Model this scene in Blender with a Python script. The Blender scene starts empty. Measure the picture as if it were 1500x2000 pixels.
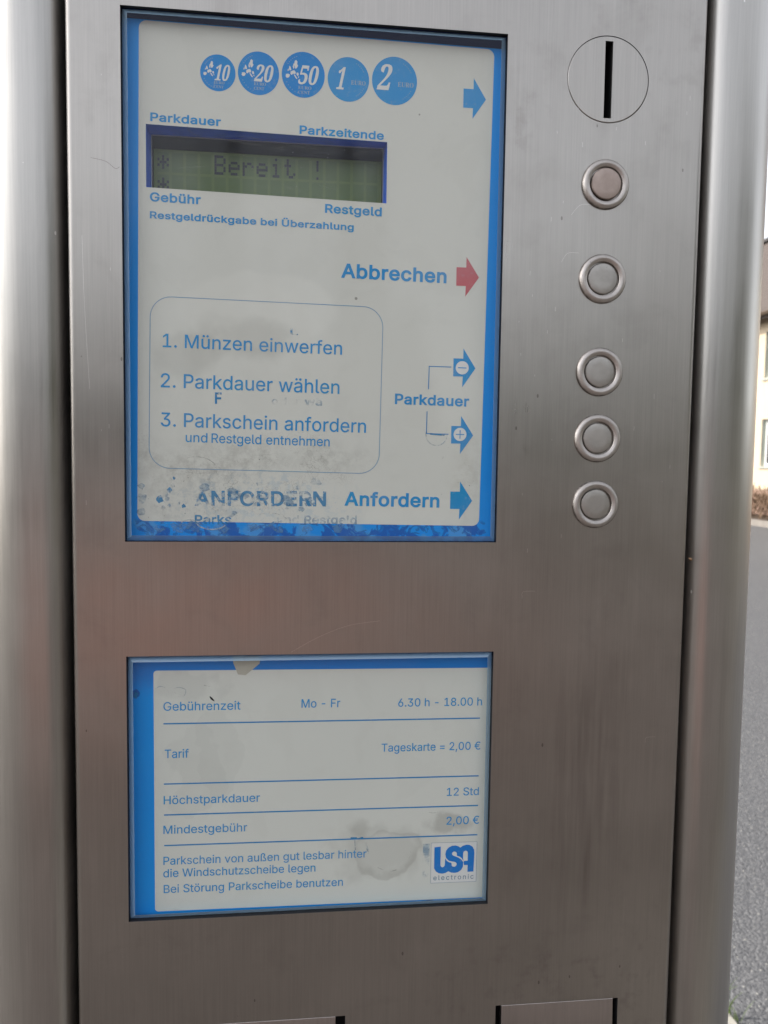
import bpy, bmesh, math, random
from mathutils import Vector, Matrix
from mathutils.geometry import tessellate_polygon
random.seed(7)
scene = bpy.context.scene
COL = scene.collection
Z0 = 1.63667            # height of the upper window's top edge above the ground (metres)

# ------------------------------------------------------------------ camera
cam_d = bpy.data.cameras.new('camera')
cam = bpy.data.objects.new('camera', cam_d); COL.objects.link(cam)
cam_d.sensor_fit = 'VERTICAL'; cam_d.sensor_height = 24.0
cam_d.lens = 24.0 * 1506.89 / 2000.0
cam_d.clip_start = 0.01; cam_d.clip_end = 3000
_r = Vector((0.99402382, -0.10831906, 0.01355085))
_u = Vector((-0.00603831, 0.06938496, 0.99757168))
_f = Vector((0.10899625, 0.99169184, -0.06831624))
M = Matrix.Identity(4)
for i in range(3):
    M[i][0] = _r[i]; M[i][1] = _u[i]; M[i][2] = -_f[i]
CAM = Vector((0.0753248, -0.3440522, Z0 - 0.1866649))
M.translation = CAM
cam.matrix_world = M
cam_d.dof.use_dof = True
cam_d.dof.focus_distance = 0.36
cam_d.dof.aperture_fstop = 14.0
scene.camera = cam

# ------------------------------------------------------------------ sky, sun, exposure
SUN_EL, SUN_AZ = math.radians(34), math.radians(-84)      # azimuth from +Y, clockwise: the sun stands to the left
world = bpy.data.worlds.new('World'); scene.world = world; world.use_nodes = True
wn = world.node_tree; wn.nodes.clear()
sky = wn.nodes.new('ShaderNodeTexSky'); sky.sky_type = 'NISHITA'; sky.sun_disc = False
sky.sun_elevation = SUN_EL; sky.sun_rotation = SUN_AZ
sky.air_density = 1.0; sky.dust_density = 2.0; sky.ozone_density = 1.0; sky.altitude = 300
hs = wn.nodes.new('ShaderNodeHueSaturation'); hs.inputs['Saturation'].default_value = 0.22
bg = wn.nodes.new('ShaderNodeBackground'); bg.inputs['Strength'].default_value = 0.13
wo = wn.nodes.new('ShaderNodeOutputWorld')
wn.links.new(sky.outputs[0], hs.inputs['Color']); wn.links.new(hs.outputs[0], bg.inputs['Color'])
wn.links.new(bg.outputs[0], wo.inputs['Surface'])
sun_d = bpy.data.lights.new('sun', 'SUN'); sun_d.energy = 2.0; sun_d.angle = math.radians(0.6); sun_d.color = (1.0, 0.94, 0.84)
sun = bpy.data.objects.new('sun', sun_d); COL.objects.link(sun)
to_sun = Vector((math.sin(SUN_AZ) * math.cos(SUN_EL), math.cos(SUN_AZ) * math.cos(SUN_EL), math.sin(SUN_EL)))
sun.rotation_euler = (-to_sun).to_track_quat('-Z', 'Y').to_euler()
sun.location = (-5, 0, 6)
scene.view_settings.view_transform = 'Standard'; scene.view_settings.look = 'None'
scene.view_settings.exposure = 1.55; scene.view_settings.gamma = 1.0
scene.view_settings.use_curve_mapping = False
scene.render.engine = 'CYCLES'
scene.cycles.use_denoising = True
scene.cycles.max_bounces = 10; scene.cycles.transparent_max_bounces = 24
scene.cycles.caustics_reflective = False; scene.cycles.caustics_refractive = False
scene.cycles.sample_clamp_indirect = 6

# ------------------------------------------------------------------ shader helpers
class NB:
    def __init__(s, name):
        s.m = bpy.data.materials.new(name); s.m.use_nodes = True
        s.t = s.m.node_tree; s.t.nodes.clear()
        s.out = s.t.nodes.new('ShaderNodeOutputMaterial')
    def n(s, typ, props=None, **inp):
        nd = s.t.nodes.new('ShaderNode' + typ)
        for k, v in (props or {}).items(): setattr(nd, k, v)
        for k, v in inp.items(): s.set(nd, k.replace('_', ' '), v)
        return nd
    def set(s, nd, key, v):
        i = nd.inputs[int(key[1:])] if key[0] == '#' else nd.inputs[key]
        if isinstance(v, bpy.types.NodeSocket): s.t.links.new(v, i)
        elif isinstance(v, bpy.types.Node): s.t.links.new(v.outputs[0], i)
        else:
            if i.type == 'RGBA' and len(v) == 3: v = (*v, 1)
            i.default_value = v
    def math(s, op, a, b=0.0, c=None, clamp=False):
        nd = s.t.nodes.new('ShaderNodeMath'); nd.operation = op; nd.use_clamp = clamp
        for k, v in enumerate((a, b) if c is None else (a, b, c)): s.set(nd, '#%d' % k, v)
        return nd.outputs[0]
    def mix(s, f, a, b):
        nd = s.t.nodes.new('ShaderNodeMix'); nd.data_type = 'RGBA'
        s.set(nd, '#0', f); s.set(nd, '#6', a); s.set(nd, '#7', b)
        return nd.outputs[2]
    def ramp(s, x, lo, hi, a=0.0, b=1.0):
        nd = s.t.nodes.new('ShaderNodeMapRange'); nd.interpolation_type = 'SMOOTHSTEP'
        for k, v in enumerate((x, lo, hi, a, b)): s.set(nd, '#%d' % k, v)
        return nd.outputs[0]
    def obj(s):
        return s.n('TexCoord').outputs['Object']
    def noise(s, vec, scale, detail=4, rough=0.55, dist=0.0, mscale=None):
        if mscale: vec = s.n('Mapping', Vector=vec, Scale=mscale).outputs[0]
        return s.n('TexNoise', Vector=vec, Scale=scale, Detail=detail, Roughness=rough, Distortion=dist).outputs[0]
    def blob(s, vec, cx, cz, rx, rz, soft=0.35, wob=0.25, wscale=120.0):
        """soft irregular patch (mm) on an XZ surface whose object origin is the window's corner"""
        nz = s.n('TexNoise', Vector=vec, Scale=wscale, Detail=3.0)
        sp = s.n('SeparateXYZ', Vector=vec)
        dx = s.math('DIVIDE', s.math('SUBTRACT', sp.outputs[0], cx / 1000), rx / 1000)
        dz = s.math('DIVIDE', s.math('SUBTRACT', sp.outputs[2], cz / 1000), rz / 1000)
        d = s.math('SQRT', s.math('ADD', s.math('MULTIPLY', dx, dx), s.math('MULTIPLY', dz, dz)))
        d = s.math('ADD', d, s.math('MULTIPLY', s.math('SUBTRACT', nz.outputs[0], 0.5), wob * 4))
        return s.ramp(d, 1 + soft, 1 - soft)
    def principled(s, **k):
        p = s.n('BsdfPrincipled', **k); s.t.links.new(p.outputs[0], s.out.inputs[0]); return p

def simple(name, col, rough=0.5, metal=0.0, var=0.0, vscale=30.0, bump=0.0):
    b = NB(name); c = col
    if var:
        nz = b.noise(b.obj(), vscale)
        c = b.mix(nz, tuple(x * (1 - var) for x in col), tuple(min(1, x * (1 + var)) for x in col))
    p = b.principled(Base_Color=c, Roughness=rough, Metallic=metal)
    if bump:
        bp = b.n('Bump', Strength=bump, Distance=0.002, Height=b.noise(b.obj(), vscale * 3))
        b.t.links.new(bp.outputs[0], p.inputs['Normal'])
    return b.m

def steel(name, col=(0.450, 0.424, 0.397), rough=0.34, aniso=0.5, plate=False, specks=False, bump=0.03):
    b = NB(name); v = b.obj()
    streak = b.noise(v, 1.0, 3, 0.6, mscale=(1500, 1500, 26))
    wide = b.noise(v, 1.0, 2, 0.5, mscale=(260, 260, 7))
    blot = b.noise(v, 14.0, 5, 0.6)
    fine = b.noise(v, 90.0, 4, 0.6)
    r = b.math('ADD', rough, b.math('MULTIPLY', b.math('SUBTRACT', streak, 0.5), 0.10))
    r = b.math('ADD', r, b.math('MULTIPLY', b.math('SUBTRACT', blot, 0.5), 0.26))
    k = b.math('ADD', 0.93, b.math('MULTIPLY', b.math('SUBTRACT', streak, 0.5), 0.27))
    k = b.math('ADD', k, b.math('MULTIPLY', b.math('SUBTRACT', wide, 0.5), 0.10))
    k = b.math('ADD', k, b.math('MULTIPLY', b.math('SUBTRACT', blot, 0.5), 0.26))
    c = b.mix(1.0, col, col)
    hsv = b.n('HueSaturation', Color=col, Value=k)
    c = hsv.outputs[0]
    if plate:
        cl = b.noise(v, 38.0, 6, 0.62, 0.5)
        c = b.mix(b.math('MULTIPLY', b.ramp(cl, 0.50, 0.72), 0.16), c, (0.24, 0.22, 0.20))
        r = b.math('ADD', r, b.math('MULTIPLY', b.math('SUBTRACT', cl, 0.5), 0.10))
        g = b.ramp(fine, 0.50, 0.70)
        drip = b.noise(v, 1.0, 3, 0.6, mscale=(150, 150, 7))
        m1 = b.math('MULTIPLY', b.blob(v, 212, -335, 16, 62, 0.5, 0.2, 60), b.ramp(drip, 0.40, 0.75))
        m2 = b.math('MULTIPLY', b.blob(v, 168, -28, 22, 30, 0.6, 0.4, 60), g)
        m3 = b.math('MULTIPLY', b.math('MULTIPLY', b.blob(v, 215, -440, 70, 26, 0.6, 0.3, 60), g), 0.5)
        m4 = b.math('MULTIPLY', b.blob(v, 232, 10, 40, 45, 0.6, 0.3, 60), g)
        m = b.math('MAXIMUM', b.math('MAXIMUM', m1, b.math('MULTIPLY', m2, 0.35)), b.math('MAXIMUM', m3, b.math('MULTIPLY', m4, 0.25)))
        c = b.mix(b.math('MULTIPLY', m, 0.52), c, (0.16, 0.13, 0.12))
        r = b.math('ADD', r, b.math('MULTIPLY', m, 0.12))
        # dark pin-holes and pits
        vo = b.n('TexVoronoi', Vector=b.n('Mapping', Vector=v, Scale=(120, 120, 60)).outputs[0], Scale=1.0)
        pit = b.math('MULTIPLY', b.math('LESS_THAN', vo.outputs['Distance'], 0.055), b.math('GREATER_THAN', b.n('SeparateColor', Color=vo.outputs['Color']).outputs[0], 0.72))
        c = b.mix(b.math('MULTIPLY', pit, 0.55), c, (0.10, 0.09, 0.08))
    if specks:
        vo = b.n('TexVoronoi', Vector=b.n('Mapping', Vector=v, Scale=(170, 170, 90)).outputs[0], Scale=1.0)
        pit = b.math('MULTIPLY', b.math('LESS_THAN', vo.outputs['Distance'], 0.075), b.math('GREATER_THAN', b.n('SeparateColor', Color=vo.outputs['Color']).outputs[0], 0.9))
        c = b.mix(b.math('MULTIPLY', pit, 0.7), c, (0.95, 0.93, 0.9))
        r = b.math('ADD', r, b.math('MULTIPLY', pit, 0.3))
    nrm = b.n('NewGeometry').outputs['Normal']
    tan = b.n('VectorMath', {'operation': 'CROSS_PRODUCT'}); b.set(tan, '#0', nrm); b.set(tan, '#1', (0, 0, 1))
    p = b.principled(Base_Color=c, Metallic=1.0, Roughness=r, Anisotropic=aniso, Tangent=tan.outputs[0])
    if bump:
        bp = b.n('Bump', Strength=bump, Distance=0.0004, Height=streak)
        b.t.links.new(bp.outputs[0], p.inputs['Normal'])
    return b.m

MT = {}
MT['plate'] = steel('brushed_steel_plate', plate=True)
MT['post'] = steel('satin_steel_post', (0.50, 0.48, 0.455), 0.36, 0.5, specks=True)
MT['disc'] = steel('brushed_steel_disc', (0.445, 0.419, 0.392), 0.345, 0.5)
MT['flap'] = steel('worn_steel_flap', (0.52, 0.475, 0.455), 0.38, 0.3)
MT['ring'] = steel('cast_steel_ring', (0.53, 0.49, 0.46), 0.50, 0.0, bump=0.0)
MT['cap'] = steel('turned_steel_cap', (0.47, 0.445, 0.415), 0.5, 0.0, bump=0.0)
MT['capred'] = steel('warm_steel_cap', (0.52, 0.445, 0.41), 0.5, 0.0, bump=0.0)
MT['black'] = simple('black_rubber', (0.012, 0.012, 0.013), 0.7)
MT['dark'] = simple('dark_recess', (0.02, 0.02, 0.022), 0.6)
MT['bezelblue'] = simple('blue_recess_wall', (0.012, 0.16, 0.80), 0.45, var=0.25, vscale=200)
MT['lip'] = simple('pale_lip', (0.35, 0.38, 0.42), 0.4)
MT['scratch'] = simple('bright_scratch', (0.85, 0.83, 0.80), 0.35, 1.0)
MT['hair'] = simple('dark_hair', (0.05, 0.045, 0.04), 0.6)

def worn(name, col, rough, r0):
    b = NB(name); v = b.obj(); rn = b.n('ObjectInfo').outputs['Random']; sp = b.n('SeparateXYZ', Vector=v)
    rad = b.math('MULTIPLY', b.math('SQRT', b.math('ADD', b.math('MULTIPLY', sp.outputs[0], sp.outputs[0]), b.math('MULTIPLY', sp.outputs[2], sp.outputs[2]))), 1000)
    off = b.n('VectorMath', {'operation': 'ADD'}); b.set(off, '#0', v); b.set(off, '#1', b.n('CombineXYZ', X=rn, Y=rn, Z=rn).outputs[0])
    n1 = b.noise(off.outputs[0], 150, 5, 0.65); n2 = b.noise(off.outputs[0], 700, 4, 0.7)
    c = b.mix(b.math('MULTIPLY', b.ramp(n1, 0.35, 0.7), 0.35), col, tuple(x * 0.72 for x in col))
    c = b.n('HueSaturation', Color=c, Value=b.math('ADD', 0.93, b.math('MULTIPLY', rn, 0.14))).outputs[0]
    crease = b.math('MULTIPLY', b.ramp(b.math('ABSOLUTE', b.math('SUBTRACT', rad, r0)), 0.75, 0.1), b.ramp(n1, 0.30, 0.62))
    c = b.mix(b.math('MULTIPLY', crease, 0.75), c, (0.07, 0.06, 0.05))
    c = b.mix(b.math('MULTIPLY', b.ramp(n2, 0.66, 0.72), 0.5), c, (0.12, 0.10, 0.09))
    r = b.math('ADD', rough, b.math('MULTIPLY', b.math('SUBTRACT', n1, 0.5), 0.3))
    p = b.principled(Base_Color=c, Metallic=1.0, Roughness=r)
    bp = b.n('Bump', Strength=0.12, Distance=0.0003, Height=n2); b.t.links.new(bp.outputs[0], p.inputs['Normal'])
    return b.m
MT['ring'] = worn('cast_steel_ring', (0.53, 0.49, 0.46), 0.46, 11.0)
MT['cap'] = worn('turned_steel_cap', (0.47, 0.445, 0.415), 0.46, 7.0)
MT['capred'] = worn('warm_steel_cap', (0.50, 0.405, 0.36), 0.5, 7.0)
def ink(name, col, fade=0.18):
    b = NB(name); v = b.obj()
    n1 = b.noise(v, 60, 4); n2 = b.noise(v, 500, 3)
    c = b.mix(b.math('MULTIPLY', b.ramp(n1, 0.35, 0.75), fade * 2), col, tuple(0.5 * x + 0.5 * y for x, y in zip(col, (0.45, 0.52, 0.58))))
    c = b.mix(b.math('MULTIPLY', b.ramp(b.noise(v, 38, 2), 0.55, 0.68), 0.5), c, (col[0] * 0.6, col[1] * 1.12, col[2] * 0.95))
    c = b.mix(b.math('MULTIPLY', b.ramp(n2, 0.55, 0.8), 0.25), c, (0.45, 0.5, 0.54))
    b.principled(Base_Color=c, Roughness=0.6)
    return b.m
MT['ink'] = ink('blue_ink', (0.018, 0.30, 0.68))
MT['inkline'] = ink('blue_line_ink', (0.010, 0.225, 0.56), 0.08)
MT['inkcoin'] = ink('coin_blue_ink', (0.0, 0.26, 0.72), 0.06)
MT['inkpale'] = ink('sun_bleached_blue_ink', (0.028, 0.32, 0.72), 0.12)  # paler blue for the right-hand coins, first arrow and Parkzeitende
MT['inkcyan'] = ink('cyan_tinted_ink', (0.0, 0.29, 0.66), 0.12)
MT['inkred'] = ink('faded_red_ink', (0.60, 0.13, 0.15), 0.12)
MT['inkthin'] = ink('thin_line_ink', (0.16, 0.33, 0.56), 0.2)
MT['logoblue'] = ink('logo_blue_ink', (0.0, 0.20, 0.66), 0.05)
MT['inkgrey'] = ink('grey_blue_ink', (0.17, 0.25, 0.36), 0.2)
MT['paper'] = simple('white_ink', (0.80, 0.81, 0.79), 0.6, var=0.05, vscale=90)

def ghost(name, col, amount, scale, thr):
    b = NB(name); v = b.obj()
    nz = b.noise(v, scale, 5, 0.65)
    f = b.math('MULTIPLY', b.ramp(nz, thr - 0.09, thr + 0.09), amount)
    tr = b.n('BsdfTransparent'); di = b.n('BsdfPrincipled', Base_Color=b.mix(b.noise(v, scale * 1.7, 3), col, tuple(x * 0.75 for x in col)), Roughness=0.6)
    ms = b.n('MixShader'); b.set(ms, '#0', f); b.set(ms, '#1', tr); b.set(ms, '#2', di)
    b.t.links.new(ms.outputs[0], b.out.inputs[0])
    return b.m
MT['ghost'] = ghost('worn_off_blue_ink', (0.03, 0.33, 0.68), 0.66, 190, 0.455)
MT['ghostpale'] = ghost('faint_blue_ink', (0.10, 0.33, 0.58), 0.40, 130, 0.49)
MT['ghostdark'] = ghost('grey_grime', (0.10, 0.10, 0.09), 0.5, 260, 0.52)

MT['ghoststrong'] = ghost('half_worn_blue_ink', (0.03, 0.30, 0.66), 0.9, 260, 0.40)
MT['filmedge'] = ghost('lifted_film_edge', (0.75, 0.78, 0.78), 0.75, 160, 0.42)
MT['bleach'] = ghost('bleached_blue_patch', (0.20, 0.45, 0.74), 0.55, 200, 0.47)
def field(name, col, upper):
    b = NB(name); v = b.obj()
    n1 = b.noise(v, 9, 4); n2 = b.noise(v, 45, 5, 0.6, 0.6); n3 = b.noise(v, 210, 8, 0.72)
    c = b.mix(b.math('MULTIPLY', b.ramp(n1, 0.3, 0.7), 0.5), col, tuple(x * 0.93 for x in col))
    c = b.mix(b.math('MULTIPLY', b.ramp(n2, 0.52, 0.60), 0.10), c, (0.60, 0.60, 0.54))
    grime = (0.30, 0.29, 0.25)
    def put(c, mask, k, colr): return b.mix(b.math('MULTIPLY', mask, k), c, colr)
    g3 = b.ramp(n3, 0.36, 0.68)
    if upper:
        c = put(c, b.blob(v, 58, -122, 34, 16, 0.10, 0.12, 50), 0.35, (0.86, 0.86, 0.79))
        c = put(c, b.blob(v, 62, -150, 30, 38, 0.06, 0.10, 40), 0.20, (0.85, 0.85, 0.78))
        c = put(c, b.blob(v, 50, -134, 19, 8, 0.5, 0.5, 70), 0.24, grime)
        c = put(c, b.blob(v, 24, -142, 14, 10, 0.3, 0.3, 80), 0.20, grime)
        c = put(c, b.math('MULTIPLY', b.blob(v, 40, -189, 40, 9, 0.7, 0.5, 60), g3), 0.30, grime)
        c = put(c, b.math('MULTIPLY', b.blob(v, 26, -203, 24, 18, 0.7, 0.6, 60), g3), 0.28, (0.33, 0.30, 0.25))
        c = put(c, b.math('MULTIPLY', b.blob(v, 95, -187, 16, 6, 0.7, 0.5, 60), g3), 0.28, grime)
        c = put(c, b.math('MULTIPLY', b.blob(v, 152, -192, 7, 18, 0.7, 0.5, 60), g3), 0.22, (0.35, 0.31, 0.22))
        c = put(c, b.blob(v, 128, -212, 24, 9, 0.12, 0.25, 70), 0.30, (0.86, 0.86, 0.78))
        c = put(c, b.math('MULTIPLY', b.blob(v, 58, -206, 34, 10, 0.4, 0.6, 90), b.ramp(n3, 0.5, 0.56)), 0.28, (0.34, 0.50, 0.62))
        # fine cracks in the old film along the lower left
        vo = b.n('TexVoronoi', {'feature': 'DISTANCE_TO_EDGE'}, Vector=b.mix(0.06, v, b.n('TexNoise', Vector=v, Scale=120.0).outputs[1]), Scale=110.0)
        cr = b.math('MULTIPLY', b.ramp(vo.outputs[0], 0.035, 0.0), b.math('MULTIPLY', b.blob(v, 45, -196, 48, 17, 0.5, 0.5, 60), b.ramp(n2, 0.42, 0.6)))
        c = put(c, cr, 0.55, (0.16, 0.14, 0.11))
    else:
        c = put(c, b.blob(v, 28, -330, 12, 16, 0.05, 0.6, 60), 0.12, (0.45, 0.46, 0.42))
        c = put(c, b.blob(v, 40, -320, 9, 18, 0.05, 0.6, 60), 0.11, (0.45, 0.46, 0.42))
        c = put(c, b.blob(v, 27, -290, 15, 6, 0.3, 0.6, 120), 0.18, (0.36, 0.37, 0.34))
        c = put(c, b.blob(v, 147, -358, 9, 5, 0.35, 0.4, 140), 0.42, grime)
        c = put(c, b.blob(v, 104, -360, 4, 4, 0.6, 0.6, 140), 0.28, grime)
        c = put(c, b.blob(v, 118, -372, 22, 12, 0.4, 0.5, 90), 0.22, grime)
        ring = b.math('MULTIPLY', b.blob(v, 118, -372, 19, 11, 0.06, 0.4, 70), b.math('SUBTRACT', 1.0, b.blob(v, 117, -371, 16, 9, 0.2, 0.4, 70)))
        c = put(c, ring, 0.30, grime)
        c = put(c, b.ramp(b.n('SeparateXYZ', Vector=v).outputs[0], 0.158, 0.166), 0.30, (0.55, 0.52, 0.38))
    vo = b.n('TexVoronoi', Vector=v, Scale=70.0)
    sp = b.math('MULTIPLY', b.math('LESS_THAN', vo.outputs['Distance'], 0.045), b.math('GREATER_THAN', b.n('SeparateColor', Color=vo.outputs['Color']).outputs[0], 0.87))
    c = put(c, sp, 0.6, (0.14, 0.12, 0.09))
    b.principled(Base_Color=c, Roughness=0.55)
    return b.m
MT['fieldU'] = field('yellowed_white_film', (0.76, 0.765, 0.70), True)
MT['fieldL'] = field('yellowed_white_film_lower', (0.75, 0.765, 0.705), False)

def border(name, upper):
    b = NB(name); v = b.obj(); z = b.n('SeparateXYZ', Vector=v).outputs[2]
    col = (0.0, 0.31, 0.88)
    c = b.mix(b.math('MULTIPLY', b.ramp(b.noise(v, 40, 4), 0.35, 0.7), 0.25), col, (0.0, 0.36, 0.92))
    if upper:
        wet = b.ramp(z, -0.2135, -0.2165)
        vo = b.n('TexVoronoi', {'feature': 'SMOOTH_F1'}, Vector=b.mix(0.10, v, b.n('TexNoise', Vector=v, Scale=90.0).outputs[1]), Scale=75.0)
        nz = b.noise(v, 130, 5, 0.6, 1.0)
        dk = b.math('MULTIPLY', wet, b.ramp(nz, 0.50, 0.56))
        lt = b.math('MULTIPLY', wet, b.ramp(b.noise(v, 60, 3), 0.52, 0.60))
        c = b.mix(b.math('MULTIPLY', lt, 0.6), c, (0.12, 0.38, 0.72))
        c = b.mix(b.math('MULTIPLY', dk, 0.75), c, (0.003, 0.07, 0.40))
        ed = b.math('MULTIPLY', wet, b.ramp(b.math('ABSOLUTE', b.math('SUBTRACT', nz, 0.515)), 0.02, 0.0))
        c = b.mix(b.math('MULTIPLY', ed, 0.5), c, (0.01, 0.03, 0.15))
    else:
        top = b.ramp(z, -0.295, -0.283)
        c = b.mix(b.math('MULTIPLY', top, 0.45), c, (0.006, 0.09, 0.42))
        c = b.mix(b.math('MULTIPLY', b.blob(v, 3.0, -293, 1.6, 2.0, 0.2, 0.3, 300), 0.8), c, (0.004, 0.07, 0.35))
        c = b.mix(b.math('MULTIPLY', b.blob(v, 138, -398, 9, 2.2, 0.3, 0.4, 200), 0.75), c, (0.01, 0.02, 0.12))
    b.principled(Base_Color=c, Roughness=0.5)
    return b.m
MT['borderU'] = border('blue_printed_border', True)
MT['borderL'] = border('blue_printed_border_lower', False)

def pane_mat():
    b = NB('clear_acrylic'); v = b.obj()
    smear = b.ramp(b.noise(v, 22, 5, 0.6, 0.4), 0.45, 0.75)
    dust = b.ramp(b.noise(v, 700, 4, 0.7), 0.58, 0.72)
    gi = b.n('NewGeometry'); dt = b.n('VectorMath', {'operation': 'DOT_PRODUCT'}); b.set(dt, '#0', gi.outputs['Normal']); b.set(dt, '#1', gi.outputs['Incoming'])
    fr = b.math('ADD', 0.020, b.math('MULTIPLY', 0.6, b.math('POWER', b.math('SUBTRACT', 1.0, b.math('ABSOLUTE', dt.outputs['Value'])), 5.0)))
    tr = b.n('BsdfTransparent', Color=(0.985, 0.99, 0.985))
    gl = b.n('BsdfGlossy', Roughness=0.07)
    ms = b.n('MixShader'); b.set(ms, '#0', fr); b.set(ms, '#1', tr); b.set(ms, '#2', gl)
    df = b.n('BsdfDiffuse', Color=(0.6, 0.6, 0.58))
    k = b.math('ADD', 0.002, b.math('ADD', b.math('MULTIPLY', smear, 0.010), b.math('MULTIPLY', dust, 0.012)))
    m2 = b.n('MixShader'); b.set(m2, '#0', k); b.set(m2, '#1', ms); b.set(m2, '#2', df)
    b.t.links.new(m2.outputs[0], b.out.inputs[0])
    return b.m
MT['pane'] = pane_mat()
def edge_mat():
    b = NB('ground_acrylic_edge'); v = b.obj()
    tr = b.n('BsdfTransparent', Color=(0.80, 0.88, 0.96))
    gl = b.n('BsdfGlossy', Roughness=0.18, Color=(0.9, 0.95, 1.0))
    df = b.n('BsdfDiffuse', Color=(0.36, 0.54, 0.70))
    m1 = b.n('MixShader'); b.set(m1, '#0', 0.55); b.set(m1, '#1', tr); b.set(m1, '#2', df)
    gi = b.n('NewGeometry'); dt = b.n('VectorMath', {'operation': 'DOT_PRODUCT'}); b.set(dt, '#0', gi.outputs['Normal']); b.set(dt, '#1', gi.outputs['Incoming'])
    lw = b.math('POWER', b.math('SUBTRACT', 1.0, b.math('ABSOLUTE', dt.outputs['Value'])), 4.0)
    m2 = b.n('MixShader'); b.set(m2, '#0', b.math('ADD', b.math('MULTIPLY', lw, 1.0), 0.10)); b.set(m2, '#1', m1); b.set(m2, '#2', gl)
    b.t.links.new(m2.outputs[0], b.out.inputs[0])
    return b.m
MT['edge'] = edge_mat()
def lcd_mat(name, col):
    b = NB(name); v = b.obj()
    c = b.mix(b.noise(v, 40, 3), col, tuple(x * 0.85 for x in col))
    b.principled(Base_Color=c, Roughness=0.35); return b.m
MT['lcdgap'] = lcd_mat('lcd_backing', (0.20, 0.275, 0.10))
MT['lcdcell'] = lcd_mat('lcd_cell', (0.155, 0.225, 0.085))
MT['lcddot'] = lcd_mat('lcd_dark_dot', (0.018, 0.022, 0.045))
def scr_mat():
    b = NB('scratch_haze'); tr = b.n('BsdfTransparent'); df = b.n('BsdfDiffuse', Color=(0.85, 0.86, 0.84))
    ms = b.n('MixShader'); b.set(ms, '#0', b.math('MULTIPLY', b.ramp(b.noise(b.obj(), 160, 3), 0.35, 0.7), 0.16)); b.set(ms, '#1', tr); b.set(ms, '#2', df)
    b.t.links.new(ms.outputs[0], b.out.inputs[0]); return b.m
MT['scratchhaze'] = scr_mat()
def tape_mat():
    b = NB('yellowed_tape'); c = b.mix(b.noise(b.obj(), 300, 4), (0.46, 0.45, 0.37), (0.56, 0.54, 0.46))
    b.principled(Base_Color=c, Roughness=0.6); return b.m
MT['tape'] = tape_mat()

# ------------------------------------------------------------------ mesh helpers (machine geometry is in mm, y = depth into the machine)
WORLD = {}
def W(p): return Vector((p[0] / 1000, p[1] / 1000, p[2] / 1000 + Z0))
class MB:
    def __init__(s): s.v = []; s.f = []; s.m = []; s.s = []
    def face(s, pts, m=0, smooth=False):
        k = len(s.v); s.v += [tuple(p) for p in pts]; s.f.append(tuple(range(k, k + len(pts)))); s.m.append(m); s.s.append(smooth)
    def grid(s, rows, m=0, smooth=True, close=False):
        """rows of equally many points, shared vertices"""
        k = len(s.v); n = len(rows[0])
        for r in rows: s.v += [tuple(p) for p in r]
        for i in range(len(rows) - 1):
            for j in range(n if close else n - 1):
                j2 = (j + 1) % n
                s.f.append((k + i * n + j, k + i * n + j2, k + (i + 1) * n + j2, k + (i + 1) * n + j)); s.m.append(m); s.s.append(smooth)
    def flat(s, loops, y, m=0):
        """filled XZ polygon with holes (loops[0] outer), facing -Y"""
        L = [[Vector((p[0], p[1], 0)) for p in l] for l in loops]
        flatp = [p for l in loops for p in l]
        tris = tessellate_polygon(L)
        k = len(s.v); s.v += [(p[0], y, p[1]) for p in flatp]
        for t in tris:
            a, b, c = [flatp[i] for i in t]
            ar = (b[0] - a[0]) * (c[1] - a[1]) - (b[1] - a[1]) * (c[0] - a[0])
            if abs(ar) < 1e-9: continue
            s.f.append(tuple(k + i for i in (t if ar > 0 else t[::-1]))); s.m.append(m); s.s.append(False)
    def walls(s, loop, y0, y1, m=0, smooth=False):
        s.grid([[(p[0], y0, p[1]) for p in loop], [(p[0], y1, p[1]) for p in loop]], m, smooth, True)
    def box(s, a, b, m=0):
        x0, y0, z0 = a; x1, y1, z1 = b
        c = [(x0, y0, z0), (x1, y0, z0), (x1, y1, z0), (x0, y1, z0), (x0, y0, z1), (x1, y0, z1), (x1, y1, z1), (x0, y1, z1)]
        for q in ((0, 1, 5, 4), (1, 2, 6, 5), (2, 3, 7, 6), (3, 0, 4, 7), (4, 5, 6, 7), (3, 2, 1, 0)): s.face([c[i] for i in q], m)
    def lathe(s, cx, cz, prof, m=0, n=72):
        """prof: list of segments, each a list of (r, y); smooth inside a segment, sharp between"""
        for seg in prof:
            s.grid([[(cx + r * math.cos(2 * math.pi * k / n), y, cz + r * math.sin(2 * math.pi * k / n)) for k in range(n)] for r, y in seg], m, True, True)
    def ribbon(s, pts, w, y, m=0):
        for i in range(len(pts) - 1):
            a, b = Vector(pts[i]), Vector(pts[i + 1]); d = (b - a)
            if d.length < 1e-6: continue
            d.normalize(); n = Vector((-d.y, d.x)) * w / 2
            s.face([(q.x, y, q.y) for q in (a - n, b - n, b + n, a + n)], m)
    def build(s, name, mats, parent=None, origin=None, conv=W, label=None):
        me = bpy.data.meshes.new(name)
        P = [conv(p) for p in s.v]
        if origin is None:
            lo = Vector([min(p[i] for p in P) for i in range(3)]); hi = Vector([max(p[i] for p in P) for i in range(3)])
            o = (lo + hi) / 2
        else: o = conv(origin)
        me.from_pydata([tuple(p - o) for p in P], [], s.f)
        for i, pl in enumerate(me.polygons): pl.material_index = s.m[i]; pl.use_smooth = s.s[i]
        for mm in (mats if isinstance(mats, (list, tuple)) else [mats]): me.materials.append(mm)
        bm = bmesh.new(); bm.from_mesh(me); bmesh.ops.recalc_face_normals(bm, faces=[]); bm.to_mesh(me); bm.free()
        ob = bpy.data.objects.new(name, me); COL.objects.link(ob)
        link(ob, o, parent)
        if label: ob['label'] = label
        return ob
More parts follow.
